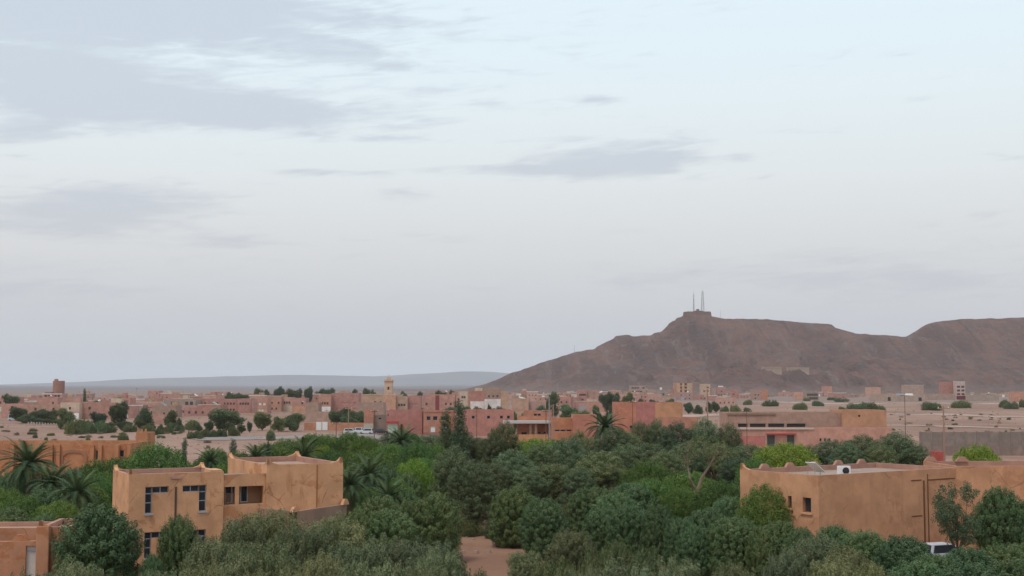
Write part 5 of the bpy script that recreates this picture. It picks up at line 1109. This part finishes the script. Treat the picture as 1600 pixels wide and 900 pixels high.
# town trees
for px, yt, w, Yd, lb in ((353, 637, 52, 400, 'big dark round tree on the wasteland below the pink terrace row'), (410, 642, 32, 402, 'round dark tree by the road bend below the orange white-windowed house'), (457, 645, 36, 395, 'round tree at the start of the orange boundary wall'), (436, 650, 22, 392, 'paler tree next to the round tree at the boundary wall'),
                          (186, 626, 32, 430, 'tall dark tree in front of the brick house'), (226, 636, 28, 420, 'dark tree before the pinkish yard wall'), (268, 640, 22, 420, 'small round tree below the unfinished grey house'), (104, 636, 26, 440, 'dark tree before the cream house'), (156, 642, 26, 420, 'olive tree before the blank brick side wall'),
                          (862, 611, 24, 560, 'round dark tree behind the white street lamp'), (18, 614, 22, 640, 'dark treetop above the compound at the town edge')):
    tree('town', px, yt, w, Yd, lb)
for px, yt, w, Yd in ((30, 634, 32, 520), (50, 642, 30, 500), (66, 638, 28, 510), (82, 640, 26, 510), (40, 648, 26, 490), (60, 652, 22, 480), (76, 654, 22, 475), (92, 654, 18, 470)):
    tree('town', px, yt, w, Yd, 'dark tree in the row between the bollards and the compound wall', 'trees by the compound wall')
for px, yt, w, Yd in ((524, 640, 24, 450), (538, 636, 28, 450), (556, 641, 26, 448), (568, 641, 22, 450), (544, 646, 30, 430)):
    tree('town', px, yt, w, Yd, 'hedge tree in the dark clump behind the orange boundary wall', 'hedge clump')
for px, yt, w, Yd in ((404, 605, 14, 900), (418, 608, 12, 900), (437, 602.5, 14, 900), (452, 606, 16, 920), (465, 606, 14, 940), (482, 602.5, 14, 900), (500, 606, 16, 950), (513, 605, 16, 950), (553, 607, 10, 950), (572, 605, 12, 940), (584, 607, 8, 930), (366, 613, 14, 780), (378, 613, 16, 780), (358, 612, 12, 800), (632, 610, 10, 900), (655, 611, 12, 900), (690, 609, 14, 850), (708, 608, 10, 900), (110, 620, 10, 800), (330, 616, 8, 800), (148, 625, 12, 620), (190, 620, 14, 640)):
    tree('town', px, yt, w * 1.2, Yd, 'dark treetop rising over the distant town roofs', 'treetops over the town')
for px, yt, w, Yd in ((948, 611, 20, 640), (960, 612, 18, 640), (980, 611, 18, 640)):
    tree('town', px, yt, w, Yd, 'round dark tree beyond the painted hall', 'trees beyond the painted hall')
for px, yt, w, Yd in ((890, 630, 30, 470), (848, 632, 20, 470), (932, 631, 14, 450), (956, 632, 10, 450), (780, 634, 24, 480), (725, 634, 26, 500), (700, 635, 26, 500), (805, 642, 14, 400), (828, 641, 22, 400), (905, 640, 40, 400), (880, 646, 24, 390), (658, 637, 10, 520), (750, 634, 24, 500), (1000, 622, 14, 800), (1020, 623, 12, 800), (1046, 622, 14, 800), (1076, 628, 16, 620), (1090, 632, 16, 600), (1118, 626, 12, 640), (1108, 627, 12, 640), (765, 630, 8, 520)):
    tree('town', px, yt, w, Yd, 'small dark garden tree between the town walls', 'garden trees in the town')
for px, yt, w, Yd in ((112, 652, 20, 370), (128, 652, 26, 372), (150, 655, 28, 380), (172, 660, 22, 385), (205, 660, 26, 390), (232, 662, 24, 392), (250, 668, 20, 370), (195, 674, 18, 300), (308, 672, 24, 340), (320, 668, 20, 350), (334, 670, 18, 350), (350, 668, 18, 352), (368, 664, 18, 360), (303, 655, 24, 400), (284, 662, 16, 390), (140, 680, 10, 290), (424, 669, 16, 330), (266, 664, 14, 380)):
    tree('shrub', px, yt, w, Yd, 'dark bush on the dusty wasteland before the town', 'bushes on the wasteland', 'shrub')
for i in range(20):
    px = 96 + i * 15.6 + random.uniform(-3, 3); Yd = 425 - i * 2.2 + random.uniform(-14, 14); tree('town', px, 600 + (CZ - random.uniform(2.2, 3.8)) / Yd * F, random.uniform(10, 17), Yd, 'small round orchard tree in the row across the wasteland', 'orchard row on the wasteland')
# shrubs on the gravel to the right
for px, yt, w, yb in ((1203, 624, 22, 635.5), (1249, 627, 25, 639), (1277, 625, 22, 634), (1338, 629, 30, 642), (1354, 626.5, 34, 641), (1376, 632, 15, 642.5), (1458, 625.5, 30, 640.5), (1500, 624, 29, 638), (1568, 623, 18, 637), (1582, 625.5, 24, 639), (1132, 632, 14, 645), (1150, 630.5, 17, 645), (1168, 635, 14, 645), (1168, 623.5, 19, 632), (1314, 620.5, 22, 627), (1298, 620, 16, 625), (1315, 634, 9, 641), (1600, 622, 16, 636), (1260, 621, 12, 626)):
    Yd = 14.0 * F / (yb - 600)
    tree('shrub', px, yt, w, Yd, 'grey-green desert shrub on the gravel flat below the hill', 'shrubs on the gravel flat', 'shrub')
for i in range(48):
    px = random.uniform(1390, 1640); Yd = random.uniform(330, 620); w = random.uniform(.8, 2.0) / Yd * F; x = kx(px) * Yd
    yt = 600 - (gzf(x, Yd) + random.uniform(.4, .9) - CZ) / Yd * F; tree('shrub' if i % 5 == 0 else 'dry', px, yt, w, Yd, 'small dry scrub tuft on the pale gravel behind the concrete wall', 'scrub tufts on the gravel', 'shrub')
for i in range(70):
    px = random.uniform(-20, 330); Yd = random.uniform(255, 430); w = random.uniform(1.0, 2.6) / Yd * F; x = kx(px) * Yd
    yt = 600 - (gzf(x, Yd) + random.uniform(.4, 1.0) - CZ) / Yd * F; tree('dry' if i % 2 else 'shrub', px, yt, w, Yd, 'dry scrub tuft on the dusty wasteland beyond the arched building', 'scrub tufts on the wasteland', 'shrub')
# loose stones: nobody could count them
mb = MB(); r = random.Random(5)
for i in range(2600):
    Yd = 110 * (1100 / 110) ** r.random(); px = r.uniform(-60, 1660); x = kx(px) * Yd; z = gzf(x, Yd) if Yd > 180 else 0; s = r.uniform(.08, .26) * (1 + Yd / 420)
    M = Matrix.Translation((x, Yd, z)) @ Matrix.Rotation(r.uniform(0, 6), 4, 'Z'); mb.box(-s, -s * .7, -.1, s, s * .7, s * r.uniform(.5, .9), M=M, taper=(.6, .55))
tag(mb.obj('stones', None, simple('stone', (.30, .20, .15), .95)), 'loose stones scattered over the dusty ground', 'stones', None, 'stuff')
